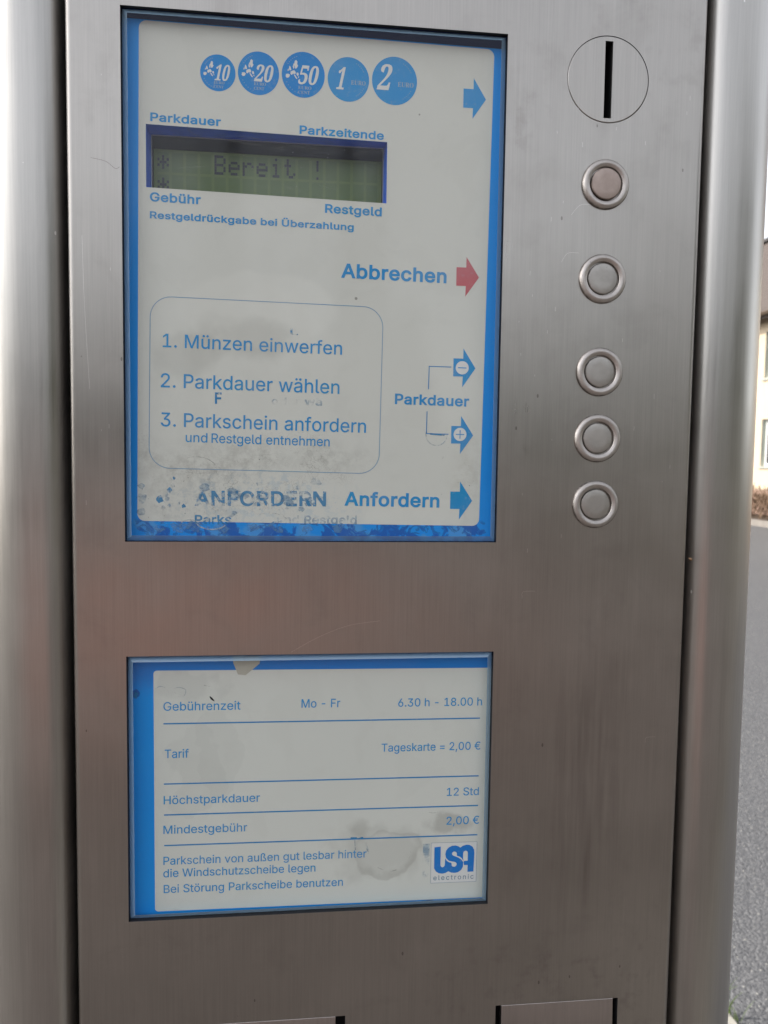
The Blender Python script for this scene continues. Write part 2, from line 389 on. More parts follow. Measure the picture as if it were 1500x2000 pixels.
def link(ob, o, parent=None):
    WORLD[ob.name] = Vector(o)
    if parent is not None:
        ob.parent = parent; ob.location = Vector(o) - WORLD[parent.name]
    else: ob.location = o
def same(p): return Vector(p)
def thing(name, o, label, cat, group=None):
    e = bpy.data.objects.new(name, None); COL.objects.link(e); e.empty_display_size = 0.1
    link(e, o); e['label'] = label; e['category'] = cat
    if group: e['group'] = group
    return e
def rrect(x0, x1, z0, z1, r, n=6, tilt=0.0):
    pts = []
    for cx, cz, a0 in ((x1 - r, z1 - r, 0), (x0 + r, z1 - r, 90), (x0 + r, z0 + r, 180), (x1 - r, z0 + r, 270)):
        for k in range(n + 1):
            a = math.radians(a0 + 90 * k / n); pts.append((cx + r * math.cos(a), cz + r * math.sin(a)))
    return rot(pts, (x0 + x1) / 2, (z0 + z1) / 2, tilt)
def rot(pts, cx, cz, deg):
    a = math.radians(deg); c, s = math.cos(a), math.sin(a)
    return [(cx + (x - cx) * c - (z - cz) * s, cz + (x - cx) * s + (z - cz) * c) for x, z in pts]
def circle(cx, cz, r, n=72, rz=None):
    rz = rz or r
    return [(cx + r * math.cos(2 * math.pi * k / n), cz + rz * math.sin(2 * math.pi * k / n)) for k in range(n)]

# ------------------------------------------------------------------ lettering: outline glyphs
GLYPHS = """
,|188|32,-124 88,-124 143,76 64,76
-|453|109,183 342,183 342,249 109,249
.|188|92,-9 111,-7 121,-3 131,5 139,15 144,25 146,38 145,54 139,67 132,76 119,86 108,90 97,92 82,90 73,86 60,77 50,65 46,54 45,44 46,28 49,19 51,15 59,6 73,-4 82,-8
0|453|225,-12 264,-8 296,2 326,20 352,45 372,74 390,113 402,160 408,200 410,248 408,308 401,354 389,396 372,434 351,466 326,488 298,506 263,517 229,521 190,517 158,507 127,488 102,464 81,434 64,395 51,348 45,308 43,260 45,200 52,154 64,112 83,71 101,45 127,20 154,4 190,-8;224,55 204,57 186,64 179,68 168,76 151,95 138,118 128,146 120,176 116,211 114,259 116,297 120,332 128,363 138,389 151,413 168,432 184,444 206,452 228,455 248,452 267,446 274,441 285,432 292,426 302,413 314,393 326,363 333,332 337,297 339,249 337,211 333,176 326,146 316,119 304,97 285,76 269,64 249,57
1|453|71,-5 396,-5 396,60 281,60 281,514 196,514 81,429 82,350 207,440 207,60 71,60
2|453|59,-5 394,-5 394,62 162,62 271,177 340,256 367,296 376,315 382,335 385,352 386,375 384,399 377,424 365,448 350,468 331,486 306,502 280,512 255,518 227,521 195,518 167,512 140,500 118,486 98,467 79,439 70,419 63,392 61,357 132,357 133,381 136,396 143,410 151,423 163,435 178,444 190,450 205,453 222,455 242,453 259,450 274,443 285,436 290,432 304,416 310,403 314,389 315,368 312,343 306,329 292,304 278,284 230,231 60,50
3|453|214,-12 255,-10 282,-3 312,8 336,23 358,42 374,63 388,89 395,115 398,143 396,174 388,199 374,227 358,247 336,266 309,281 280,291 249,295 230,295 376,458 377,459 377,514 65,514 65,447 280,447 152,301 152,243 204,243 230,241 252,236 274,229 289,219 300,210 314,190 318,178 324,158 323,125 318,110 311,96 302,86 288,73 268,64 256,60 239,56 224,55 199,56 184,58 167,64 153,70 142,78 130,91 122,104 116,117 113,137 38,137 43,103 52,78 66,54 85,34 105,18 137,3 158,-4 187,-10
6|453|224,-12 258,-9 287,-2 313,10 336,26 356,47 372,70 384,95 392,126 394,153 392,183 385,216 374,243 359,265 340,284 316,300 292,310 266,317 239,319 225,318 207,316 192,311 330,514 249,514 106,303 90,273 76,243 66,213 60,188 59,158 60,134 68,100 80,71 96,48 116,27 145,8 167,-2 195,-9;224,53 210,54 192,60 177,67 166,74 152,88 144,102 136,121 131,138 130,163 131,179 136,195 141,209 151,225 165,239 176,248 192,254 207,259 230,260 245,259 261,254 276,247 289,238 294,232 310,210 318,194 321,178 322,152 321,137 318,121 310,104 292,79 276,67 261,60 242,54
8|453|222,-12 260,-10 290,-4 318,6 344,21 366,39 382,59 394,80 403,108 406,133 404,157 400,177 392,195 381,215 369,231 354,245 338,256 320,265 313,267 326,272 346,285 363,305 377,329 384,353 387,378 384,406 378,430 366,452 350,472 330,490 306,504 283,513 256,519 230,521 193,518 169,513 142,502 121,489 102,472 86,453 74,430 68,406 65,378 68,353 75,329 89,305 106,285 126,272 140,267 130,264 114,256 98,245 83,231 71,215 60,196 53,177 48,157 47,140 49,108 57,83 70,59 88,38 109,20 131,8 145,2 162,-4 192,-10;221,54 204,55 187,58 170,64 155,73 140,85 133,94 126,108 122,121 120,137 122,154 126,171 136,188 145,200 170,218 189,226 206,229 221,230 247,229 263,226 282,218 300,206 312,195 318,186 326,171 330,157 332,141 330,124 326,108 319,94 308,82 297,73 282,64 265,58 248,55;222,295 195,298 182,304 167,312 156,323 149,333 142,346 139,359 138,372 139,392 142,405 149,417 156,428 168,438 194,450 208,454 222,455 244,454 258,450 284,438 296,427 304,417 310,405 313,392 314,380 313,359 310,346 303,333 296,323 285,312 274,306 258,298 245,296
=|453|67,92 386,92 386,158 67,158;67,240 386,240 386,306 67,306
B|456|55,-5 252,-5 286,-3 313,2 345,13 371,27 390,45 404,64 415,87 422,114 423,139 421,162 416,185 406,206 398,219 381,238 365,250 352,257 334,264 326,266 347,274 371,291 391,317 398,335 402,352 403,377 401,399 394,424 385,445 370,466 353,481 332,495 305,506 270,512 245,514 55,514;130,62 130,226 250,226 287,220 305,213 318,204 330,193 346,167 349,153 350,141 348,116 340,99 330,87 326,83 307,72 281,65 248,62;130,290 130,447 242,447 267,444 293,437 309,426 322,410 328,391 331,373 330,355 326,342 319,329 312,319 299,308 284,300 271,294 240,290
F|410|55,-5 130,-5 130,216 351,216 351,283 130,283 130,447 374,447 374,514 55,514
G|520|266,-12 309,-9 347,0 380,15 402,29 409,34 435,59 455,88 470,120 480,159 483,197 483,261 278,261 278,194 410,197 408,173 402,149 392,126 379,106 361,88 344,76 320,66 296,60 267,58 238,61 212,68 187,80 167,96 146,119 128,149 118,177 114,194 111,212 108,251 111,296 118,332 131,365 145,389 154,400 165,412 186,428 211,440 239,448 269,451 300,448 328,438 341,432 362,416 374,404 383,390 398,363 405,344 480,344 472,377 465,396 454,417 440,439 425,456 406,473 385,488 343,508 317,515 293,519 262,521 222,517 188,508 146,488 114,463 87,432 64,393 48,353 38,306 35,250 38,202 48,156 64,116 87,76 115,45 144,22 184,2 224,-8
H|517|55,-5 130,-5 130,227 387,227 387,-5 462,-5 462,514 387,514 387,294 130,294 130,514 55,514
M|628|55,-5 127,-5 127,339 126,402 166,288 283,-5 346,-5 460,288 500,400 499,337 499,-5 573,-5 573,514 472,514 348,190 315,90 282,190 156,514 55,514
P|445|55,-5 130,-5 130,181 240,181 273,183 306,190 335,203 359,219 379,240 394,262 405,290 412,317 414,352 412,378 410,386 405,405 396,430 379,455 359,475 335,491 306,504 273,511 257,512 238,514 55,514;130,247 130,447 257,446 277,442 295,434 307,426 321,412 329,399 334,383 338,370 339,352 338,328 334,312 328,294 320,281 308,269 294,260 278,253 254,248 236,247
R|449|55,-5 130,-5 130,193 241,194 244,193 350,-4 436,-5 321,206 336,213 359,228 380,247 394,268 406,297 412,322 414,348 412,382 406,407 394,436 379,460 359,477 336,493 306,505 275,511 239,514 55,514;130,260 130,447 258,446 295,436 311,426 322,415 330,401 336,387 340,366 340,338 336,318 330,304 322,291 311,280 298,272 282,266 259,261
S|447|220,-14 262,-12 295,-5 323,6 352,21 374,40 390,61 402,82 411,111 413,136 412,162 407,181 400,198 388,216 362,242 347,252 313,269 269,283 214,298 171,312 158,319 144,328 133,339 126,348 122,359 120,374 122,389 126,405 140,424 155,436 169,444 187,450 223,454 254,451 278,444 299,433 317,417 327,401 333,373 406,373 403,404 395,428 381,452 363,472 343,488 324,500 293,512 260,519 231,521 194,519 161,512 137,503 111,489 88,471 71,451 59,430 49,401 47,370 51,340 63,310 83,285 109,265 144,248 180,235 243,218 293,201 318,186 330,174 336,166 340,152 341,140 340,125 333,107 324,94 313,82 300,73 284,64 267,59 247,55 229,54 203,55 187,58 168,64 152,70 138,80 126,92 118,106 112,120 108,142 32,142 37,108 46,82 60,57 78,36 101,18 127,4 150,-4 186,-12
T|449|188,-5 262,-5 262,447 422,447 422,514 27,514 27,447 188,447
W|686|151,-5 234,-5 322,318 343,409 346,390 364,318 451,-5 534,-5 676,514 599,514 510,164 492,88 466,203 384,514 302,514 217,190 206,144 193,88 166,207 86,514 10,514
a|389|157,-14 183,-12 200,-9 216,-4 233,4 245,12 256,22 272,44 272,-5 342,-5 342,254 340,279 335,302 324,326 316,339 303,354 272,374 256,380 240,384 196,389 171,388 152,385 132,380 113,373 92,362 76,350 60,334 47,316 34,288 103,268 108,280 114,289 130,305 140,312 165,322 177,325 200,326 225,322 241,316 248,311 257,303 262,296 266,286 270,272 271,255 268,244 262,239 255,236 245,234 176,225 126,216 93,206 71,194 61,188 50,178 39,164 31,147 27,129 25,110 27,83 35,58 44,42 56,26 73,11 94,-0 114,-8 135,-12;167,50 144,52 132,56 115,66 106,75 100,86 97,102 98,118 101,127 106,135 115,143 136,154 175,163 237,172 260,177 271,182 271,137 269,122 266,110 259,96 251,84 238,71 225,63 209,56 189,52
b|424|224,-13 261,-11 289,-2 300,4 316,12 339,30 360,56 373,79 378,90 386,115 393,150 395,184 394,222 386,262 374,297 358,323 339,345 316,365 288,379 262,386 233,389 206,388 187,384 170,378 155,368 134,350 119,330 119,514 48,514 48,-5 117,-5 117,52 134,28 142,18 168,0 190,-8 207,-12;218,52 198,54 178,61 165,69 153,79 140,96 130,117 122,140 119,161 118,195 119,217 125,247 130,261 138,279 150,294 163,308 181,318 198,323 222,325 243,323 259,318 277,307 289,297 296,288 303,278 308,268 318,239 322,216 323,183 322,162 318,141 312,122 302,100 291,84 277,70 259,59 242,54
c|396|204,-13 242,-10 262,-6 288,4 309,17 334,38 345,53 356,71 370,105 301,123 288,91 267,70 241,56 206,51 186,54 168,58 147,70 132,86 122,100 112,119 106,141 101,184 102,208 106,234 112,256 122,275 133,292 147,306 161,314 184,323 205,325 241,320 266,308 270,303 286,285 300,256 368,274 360,297 353,311 334,338 321,350 307,361 280,375 261,382 228,389 203,389 173,387 143,379 114,364 90,345 68,321 50,291 39,261 32,226 29,190 32,149 39,115 50,85 68,55 90,31 114,12 126,6 143,-2 173,-10
d|424|191,-13 218,-12 235,-8 257,1 269,8 280,17 291,28 308,52 308,-5 377,-5 377,514 306,514 306,328 291,349 281,359 270,368 254,378 238,384 219,388 192,389 164,387 136,379 112,367 86,346 64,321 50,294 38,264 30,222 29,194 30,156 38,115 52,79 66,54 85,31 108,12 136,-2 164,-11;203,52 182,54 165,59 147,70 132,86 122,100 114,119 107,139 103,162 101,192 103,216 106,237 112,259 122,278 133,294 148,307 165,318 182,323 207,325 227,323 243,318 260,308 276,293 286,279 296,261 302,239 304,220 307,186 305,161 302,140 295,118 286,98 275,82 260,69 243,59 226,54
e|404|209,-13 239,-12 262,-8 284,-1 305,10 323,22 338,35 352,52 363,71 372,94 303,110 290,86 273,69 252,58 239,54 215,51 190,53 171,58 154,65 140,76 122,95 114,110 106,129 102,164 376,164 376,202 375,229 372,246 370,257 362,285 351,308 338,327 323,344 305,360 289,370 269,378 241,386 228,388 201,389 171,387 141,378 129,372 112,363 88,344 67,320 50,291 39,259 31,225 29,184 32,149 38,117 50,85 68,55 88,32 114,12 144,-2 176,-10;238,224 104,226 102,226 102,231 106,249 114,270 123,283 136,299 149,309 166,318 183,323 207,325 227,323 244,318 261,310 274,296 284,283 294,264 300,246 303,224
f|254|76,-5 147,-5 147,322 233,322 233,384 147,384 148,435 152,447 157,456 166,464 169,464 181,468 197,469 215,467 230,462 249,523 249,524 246,526 223,532 183,535 168,534 157,532 131,522 117,514 103,502 92,489 82,471 77,453 76,447 76,384 1,384 1,322 76,322
g|425|204,-156 239,-154 266,-149 292,-141 314,-130 338,-112 354,-93 368,-68 375,-41 377,-13 377,384 308,384 308,328 292,349 282,360 258,376 238,384 219,388 192,389 165,387 137,379 109,365 87,346 73,330 66,322 52,297 38,264 31,230 29,196 31,153 38,121 52,84 67,62 87,39 110,23 137,9 169,2 191,0 218,1 239,6 269,19 291,38 306,59 306,-8 302,-35 294,-56 278,-72 258,-83 236,-90 210,-92 186,-91 169,-88 156,-84 145,-78 134,-70 124,-60 102,-34 44,-67 55,-87 78,-113 94,-126 110,-136 131,-144 155,-151;203,64 183,66 165,70 148,80 133,93 122,107 114,125 106,146 103,166 101,196 103,219 107,241 114,260 122,279 132,293 147,308 165,318 182,323 207,325 227,323 248,316 261,308 273,298 287,280 296,262 302,240 306,220 307,187 306,165 302,142 296,123 286,106 276,92 261,79 244,70 227,66
h|410|48,-5 119,-5 119,232 120,248 124,264 132,284 139,293 151,305 164,313 178,320 192,323 206,324 232,322 254,314 270,299 280,287 282,283 288,263 291,237 291,-5 362,-5 362,244 360,273 356,294 346,321 332,343 316,360 298,373 276,382 253,388 246,388 224,389 199,387 174,379 149,366 128,347 119,334 119,514 48,514
i|167|48,-5 119,-5 119,384 48,384;81,438 98,440 108,444 117,451 127,464 130,471 131,480 130,497 125,507 118,515 105,524 96,527 86,529 70,526 60,522 51,516 42,504 38,495 36,485 39,468 43,460 50,452 63,442 72,439
k|381|48,-5 119,-5 119,140 153,170 292,-5 381,-4 208,216 369,383 282,384 119,218 119,514 48,514
l|189|136,-7 163,-6 187,-0 174,59 149,57 133,59 124,65 119,83 119,514 48,514 48,81 50,58 57,36 71,16 88,4 109,-4
m|610|48,-5 119,-5 119,242 122,264 124,272 130,286 138,298 149,308 173,322 196,325 220,323 236,318 248,308 260,295 268,277 269,262 269,-5 340,-5 340,251 341,263 350,289 356,298 368,310 377,316 389,322 415,325 438,324 453,319 468,310 480,296 488,276 491,256 491,-5 562,-5 562,258 560,279 554,310 545,331 533,349 517,365 500,376 481,384 459,390 442,391 416,390 397,386 384,382 359,369 347,360 333,346 322,332 318,324 304,348 290,365 271,379 246,388 215,391 186,387 172,382 156,373 141,362 128,349 117,332 117,384 48,384
n|410|48,-5 119,-5 119,232 120,248 124,264 132,284 139,293 151,305 164,313 178,320 192,323 206,324 232,322 254,314 270,299 280,287 282,283 288,263 291,237 291,-5 362,-5 362,244 360,273 355,299 345,324 332,343 318,359 298,373 278,382 253,388 224,389 199,387 174,379 149,366 128,347 117,330 117,384 48,384
o|415|204,-13 242,-10 272,-2 302,12 327,32 347,55 364,85 376,115 384,146 386,182 384,226 376,261 364,291 347,321 326,345 302,364 272,379 242,387 211,389 173,387 143,379 114,364 88,344 68,321 50,291 39,261 32,226 29,190 32,149 39,115 50,85 68,55 90,31 114,12 126,6 143,-2 173,-10;206,51 186,54 165,60 147,70 133,84 122,100 112,119 106,141 103,162 101,190 106,234 112,256 122,275 133,292 147,306 166,317 184,323 210,325 231,323 249,317 268,306 282,291 294,275 302,256 309,236 313,213 314,181 313,162 310,141 304,122 294,100 282,85 268,70 250,60 228,54
p|424|48,-148 119,-148 119,48 134,28 144,17 157,7 186,-8 207,-12 224,-13 261,-11 289,-2 313,10 339,30 359,54 375,83 386,115 394,156 395,184 394,222 386,262 375,294 358,323 339,345 316,365 288,379 260,387 233,389 206,388 187,384 168,377 147,362 133,349 117,326 117,384 48,384;218,52 198,54 178,61 165,69 153,79 140,96 130,117 122,140 119,161 118,195 119,217 125,247 130,261 138,279 150,294 163,308 181,318 198,323 222,325 243,323 259,318 277,307 289,297 296,288 303,278 308,268 318,239 322,216 323,183 322,162 318,141 312,122 302,100 291,84 277,70 259,59 242,54
r|259|48,-5 119,-5 119,241 120,254 124,267 130,281 143,296 160,310 173,316 205,321 227,320 248,316 248,389 210,390 190,388 170,382 151,372 145,368 133,357 120,342 117,336 117,384 48,384
s|365|176,-13 212,-12 237,-7 261,1 283,13 301,27 316,44 328,64 334,88 336,109 334,129 325,154 310,174 290,191 261,206 174,228 140,238 128,246 124,250 120,255 115,265 114,278 116,290 122,301 135,314 145,320 169,326 185,328 207,326 228,320 239,312 250,302 256,291 265,271 330,287 323,309 314,326 303,342 289,356 274,367 255,377 235,384 214,388 193,389 160,388 133,382 114,375 92,364 76,351 60,333 50,315 46,301 42,277 45,248 54,224 68,205 89,188 117,175 148,165 227,146 241,140 249,134 258,123 262,113 263,102 260,90 254,78 241,66 225,58 202,52 179,50 160,52 143,56 126,64 114,76 106,88 97,113 30,98 36,72 46,51 58,35 73,20 90,8 112,-2 132,-8 155,-12
t|227|166,-9 193,-8 219,-1 206,60 181,56 156,56 145,60 139,65 134,72 131,95 131,322 209,322 209,384 131,384 131,476 60,476 60,384 1,384 1,322 60,322 60,91 63,63 72,41 89,17 110,3 137,-6
u|410|179,-10 210,-8 235,0 257,11 281,32 293,50 293,-5 362,-5 362,384 291,384 291,148 290,132 288,122 286,115 278,98 270,85 259,74 246,66 232,60 218,56 204,55 178,58 156,66 140,79 130,94 121,117 119,141 119,384 48,384 48,132 49,108 55,81 64,59 68,52 78,36 94,19 112,7 134,-3 157,-8
v|389|160,-5 230,-5 378,384 301,383 220,159 195,78 169,159 88,383 10,384
w|567|134,-5 203,-5 268,222 284,286 314,169 364,-5 433,-5 552,384 476,384 428,212 409,140 397,90 388,135 368,210 320,384 248,384 202,217 180,134 170,88 158,142 91,384 17,384
z|380|37,-5 344,-5 344,61 133,61 338,329 338,384 43,384 43,318 246,318 37,48
ß|441|264,-12 297,-10 320,-6 341,1 361,11 377,23 390,39 401,58 406,78 408,97 407,121 402,141 387,168 365,192 330,219 303,242 296,251 292,261 290,271 290,279 296,295 313,319 328,345 334,362 336,375 337,396 335,421 328,444 316,466 300,483 283,497 261,508 241,515 200,521 159,516 124,502 95,480 73,450 59,410 55,365 55,-5 127,-5 127,365 129,393 136,417 144,431 159,444 176,452 199,454 217,452 231,447 246,438 258,424 264,408 267,389 264,365 260,356 226,309 221,298 218,286 218,268 219,254 223,239 239,212 248,201 261,190 298,162 326,135 332,126 335,117 337,103 334,89 329,78 325,74 317,68 304,60 287,56 261,55 233,58 219,62 185,81 158,18 186,3 206,-4 245,-11
ä|389|157,-14 183,-12 200,-9 216,-4 233,4 245,12 256,22 272,44 272,-5 342,-5 342,254 340,279 335,302 324,326 316,339 303,354 272,374 256,380 240,384 196,389 171,388 152,385 132,380 113,373 92,362 76,350 60,334 47,316 34,288 103,268 108,280 114,289 130,305 140,312 165,322 177,325 200,326 225,322 241,316 248,311 257,303 262,296 266,286 270,272 271,255 268,244 262,239 255,236 245,234 176,225 126,216 93,206 71,194 61,188 50,178 39,164 31,147 27,129 25,110 27,83 35,58 44,42 56,26 73,11 94,-0 114,-8 135,-12;167,50 144,52 132,56 115,66 106,75 100,86 97,102 98,118 101,127 106,135 115,143 136,154 175,163 237,172 260,177 271,182 271,137 269,122 266,110 259,96 251,84 238,71 225,63 209,56 189,52;115,438 131,440 141,444 149,451 158,464 161,471 163,481 161,495 156,506 150,515 141,522 129,527 120,528 106,527 94,522 86,516 80,508 73,495 72,486 73,471 78,460 94,444 106,439;259,438 273,439 284,444 294,452 300,460 305,471 306,480 305,495 300,506 293,516 284,522 273,527 264,528 250,527 238,522 230,516 224,508 217,495 216,486 217,471 222,460 238,444 250,439
ö|415|204,-13 242,-10 272,-2 302,12 327,32 347,55 364,85 376,115 384,146 386,182 384,226 376,261 364,291 347,321 326,345 302,364 272,379 242,387 211,389 173,387 143,379 114,364 88,344 68,321 50,291 39,261 32,226 29,190 32,149 39,115 50,85 68,55 90,31 114,12 126,6 143,-2 173,-10;206,51 186,54 165,60 147,70 133,84 122,100 112,119 106,141 103,162 101,190 106,234 112,256 122,275 133,292 147,306 166,317 184,323 210,325 231,323 249,317 268,306 282,291 294,275 302,256 309,236 313,213 314,181 313,162 310,141 304,122 294,100 282,85 268,70 250,60 228,54;133,438 149,440 159,444 167,451 177,464 180,471 181,480 180,495 175,506 168,515 156,524 147,527 138,528 122,526 112,522 104,516 94,502 91,495 90,486 91,471 96,460 103,452 115,442 124,439;277,438 291,439 302,444 311,451 320,464 323,471 325,481 323,495 318,506 312,515 302,522 291,527 282,528 268,527 256,522 248,516 242,508 235,495 234,486 235,471 240,460 256,444 268,439
ü|410|179,-10 210,-8 235,0 257,11 281,32 293,50 293,-5 362,-5 362,384 291,384 291,148 290,132 288,122 286,115 278,98 270,85 259,74 246,66 232,60 218,56 204,55 178,58 156,66 140,79 130,94 121,117 119,141 119,384 48,384 48,132 49,108 55,81 64,59 68,52 78,36 94,19 112,7 134,-3 157,-8;131,438 145,439 156,444 166,452 172,460 177,471 178,480 177,495 172,506 165,516 156,522 145,527 136,528 122,527 110,522 100,515 94,506 89,495 88,486 89,471 94,460 100,452 110,444 122,439;274,438 290,440 300,444 308,451 318,464 321,471 322,480 321,495 316,506 309,515 297,524 288,527 279,528 265,527 254,522 245,516 234,498 231,485 233,471 238,460 244,452 258,442 265,439
€|464|286,-12 315,-10 336,-6 364,2 386,11 406,24 428,41 398,103 396,102 364,79 327,64 312,60 285,58 261,60 239,67 217,80 195,99 179,119 166,146 156,174 301,174 328,234 147,234 146,259 147,274 344,274 371,334 156,334 166,363 179,389 195,410 219,431 238,442 257,447 291,451 314,448 327,446 363,429 399,402 400,402 429,464 406,484 386,496 365,506 338,515 315,519 291,521 248,517 211,506 176,488 147,464 121,433 103,400 85,353 82,334 31,334 9,275 74,274 73,258 74,234 31,234 9,174 81,174 85,155 102,110 121,76 147,45 176,21 211,2 248,-8
^A|500|-15,-22 100,-22 151,120 329,120 380,-22 494,-22 291,531 186,531;186,221 212,296 239,380 266,295 292,221
^D|522|38,-22 224,-22 271,-19 319,-7 362,12 398,37 430,71 453,109 470,153 480,202 484,251 480,309 470,358 453,401 430,438 399,472 364,498 322,516 276,527 229,531 38,531;147,79 147,430 223,430 254,428 287,419 310,408 328,394 346,375 360,351 369,323 376,288 377,259 376,222 369,187 360,159 346,135 328,115 308,100 283,90 250,82 217,79
^E|439|38,-22 397,-22 397,79 147,79 147,207 377,207 377,308 147,308 147,430 394,430 394,531 38,531
^F|430|38,-22 147,-22 147,199 368,199 368,300 147,300 147,430 391,430 391,531 38,531
^G|540|266,-29 311,-26 354,-15 388,-0 417,18 448,48 470,80 486,113 497,157 500,196 500,278 261,278 261,177 392,188 390,170 386,155 382,145 376,133 366,117 350,101 335,90 312,81 292,76 271,75 242,78 218,84 195,95 178,110 159,130 144,155 134,183 128,217 125,252 128,291 134,327 144,354 158,378 176,399 195,414 217,424 240,432 264,434 292,432 322,422 332,418 356,398 366,386 376,368 382,356 393,327 502,327 502,328 489,380 481,402 470,425 453,450 438,467 417,486 393,504 347,525 319,532 294,536 262,538 220,534 191,526 177,522 137,502 103,476 74,443 49,403 32,358 21,308 18,249 21,200 32,151 49,106 74,65 104,32 135,8 178,-14 222,-25
^L|413|38,-22 383,-22 383,79 147,79 147,531 38,531
^N|543|38,-22 147,-22 147,300 146,341 184,278 374,-21 375,-22 485,-22 485,531 377,531 377,170 149,530 148,531 38,531
^O|553|264,-29 312,-25 355,-14 396,6 432,35 460,67 485,108 502,151 512,197 515,249 512,308 502,358 484,403 459,443 429,476 396,503 355,522 322,532 312,534 270,538 222,534 179,522 138,503 102,473 75,443 70,435 50,403 32,359 22,308 18,258 22,200 32,151 50,105 75,65 105,32 136,8 179,-14 222,-25;264,75 238,78 218,84 196,94 177,109 161,128 145,153 134,182 128,217 125,256 128,291 134,326 144,354 161,381 177,400 200,416 218,424 241,432 268,434 292,432 316,426 328,420 337,414 356,400 374,379 388,355 399,326 406,294 408,250 406,214 399,182 388,154 374,129 356,109 337,94 315,83 291,76
^P|465|38,-22 147,-22 147,164 240,164 268,166 275,166 312,174 343,188 370,206 392,229 410,254 421,284 429,314 431,344 429,381 422,408 410,441 392,466 370,488 343,506 311,520 275,528 239,531 38,531;147,264 147,430 255,429 273,425 286,420 296,412 308,401 314,392 320,368 322,352 322,334 318,316 314,304 306,292 297,282 287,276 274,270 253,266 235,264
^R|469|38,-22 147,-22 147,176 234,175 340,-22 465,-22 345,198 370,215 390,233 410,260 422,290 429,320 431,356 429,384 422,414 408,445 390,472 370,490 344,508 311,522 276,528 240,531 38,531;147,277 147,430 256,429 287,420 300,412 308,404 314,395 322,372 323,356 322,339 319,322 314,310 309,302 300,294 287,286 274,281 257,278
^a|409|156,-31 184,-29 205,-26 222,-20 255,-2 255,-22 359,-22 359,255 357,281 352,307 340,332 329,350 314,367 281,389 262,396 242,401 197,406 170,405 150,402 126,396 107,389 86,378 65,363 46,343 32,324 10,277 112,248 124,273 131,283 149,298 169,306 192,309 207,308 221,306 238,298 244,292 248,285 254,267 254,257 252,253 234,249 175,242 122,233 85,221 66,212 52,202 39,191 24,172 14,152 10,131 8,111 10,80 18,53 30,33 43,15 64,-4 84,-15 109,-24 134,-29;168,67 149,69 138,72 128,78 120,85 116,93 114,107 116,119 121,126 133,134 142,138 179,146 203,149 264,160 254,155 254,138 250,116 238,95 227,84 203,72 188,68
^b|444|223,-30 264,-28 295,-18 308,-12 325,-2 350,17 375,47 390,75 402,110 410,148 412,184 410,230 402,270 390,302 371,334 352,356 327,378 294,395 263,404 233,406 204,405 182,400 161,393 136,374 136,531 31,531 31,-22 134,-22 134,3 162,-16 182,-24 205,-29;218,69 202,70 184,78 175,82 165,92 154,107 146,123 140,142 136,163 135,195 136,216 140,237 149,263 153,271 160,281 174,294 187,302 202,306 222,308 239,306 254,302 267,294 277,284 288,271 296,253 302,235 305,214 306,183 305,164 302,143 296,125 288,109 278,95 266,84 253,75 238,70
^c|416|204,-30 247,-27 268,-22 295,-11 320,4 348,29 368,58 378,79 392,116 390,118 291,143 274,101 257,84 236,73 209,68 188,70 171,76 158,84 151,90 136,109 128,125 124,143 120,167 118,189 123,229 128,250 136,266 146,281 158,292 171,300 189,306 207,308 235,304 256,294 272,277 291,236 391,262 377,300 368,320 347,349 332,363 315,376 283,392 267,398 229,406 202,406 170,404 137,395 105,378 79,358 54,330 34,296 22,266 15,228 12,191 15,147 22,110 36,75 55,44 79,18 105,-3 140,-19 171,-27
^d|444|191,-30 220,-29 243,-24 276,-8 291,4 291,-22 394,-22 394,531 289,531 289,374 279,382 263,393 243,400 221,405 192,406 161,404 130,395 98,378 75,359 53,334 35,303 22,268 14,223 12,184 14,148 22,109 35,74 50,47 72,20 99,-2 130,-18 159,-28;203,69 186,70 171,75 158,84 151,90 138,107 130,125 124,143 120,167 118,191 123,232 128,253 136,269 146,283 158,294 171,302 186,306 207,308 223,306 238,302 250,294 260,286 270,272 280,255 284,237 288,212 290,187 288,166 284,142 278,123 272,109 262,93 250,82 237,75 222,70
^e|424|208,-30 240,-29 267,-24 292,-16 314,-4 332,8 352,25 366,43 378,62 394,107 294,130 276,96 263,82 256,78 242,72 227,69 210,68 194,70 177,74 162,80 146,94 138,101 130,116 124,132 121,147 393,147 393,202 392,230 387,259 378,289 366,316 351,338 336,355 315,374 295,386 273,395 249,402 229,405 200,406 168,404 135,394 121,387 103,378 77,357 54,331 34,299 23,265 14,227 12,183 15,147 22,110 34,80 54,46 75,21 106,-4 138,-18 174,-27;278,236 122,241 128,260 136,273 146,285 157,294 174,303 187,306 207,308 223,306 238,302 250,296 257,290 270,274 278,260 284,239 283,236
^f|274|59,-22 164,-22 164,305 250,305 250,401 164,401 164,430 167,440 173,447 186,451 196,452 210,450 241,440 242,441 270,535 269,536 226,549 191,552 166,551 145,546 125,539 108,528 90,513 78,498 66,479 60,456 59,401 -16,401 -16,305 59,305
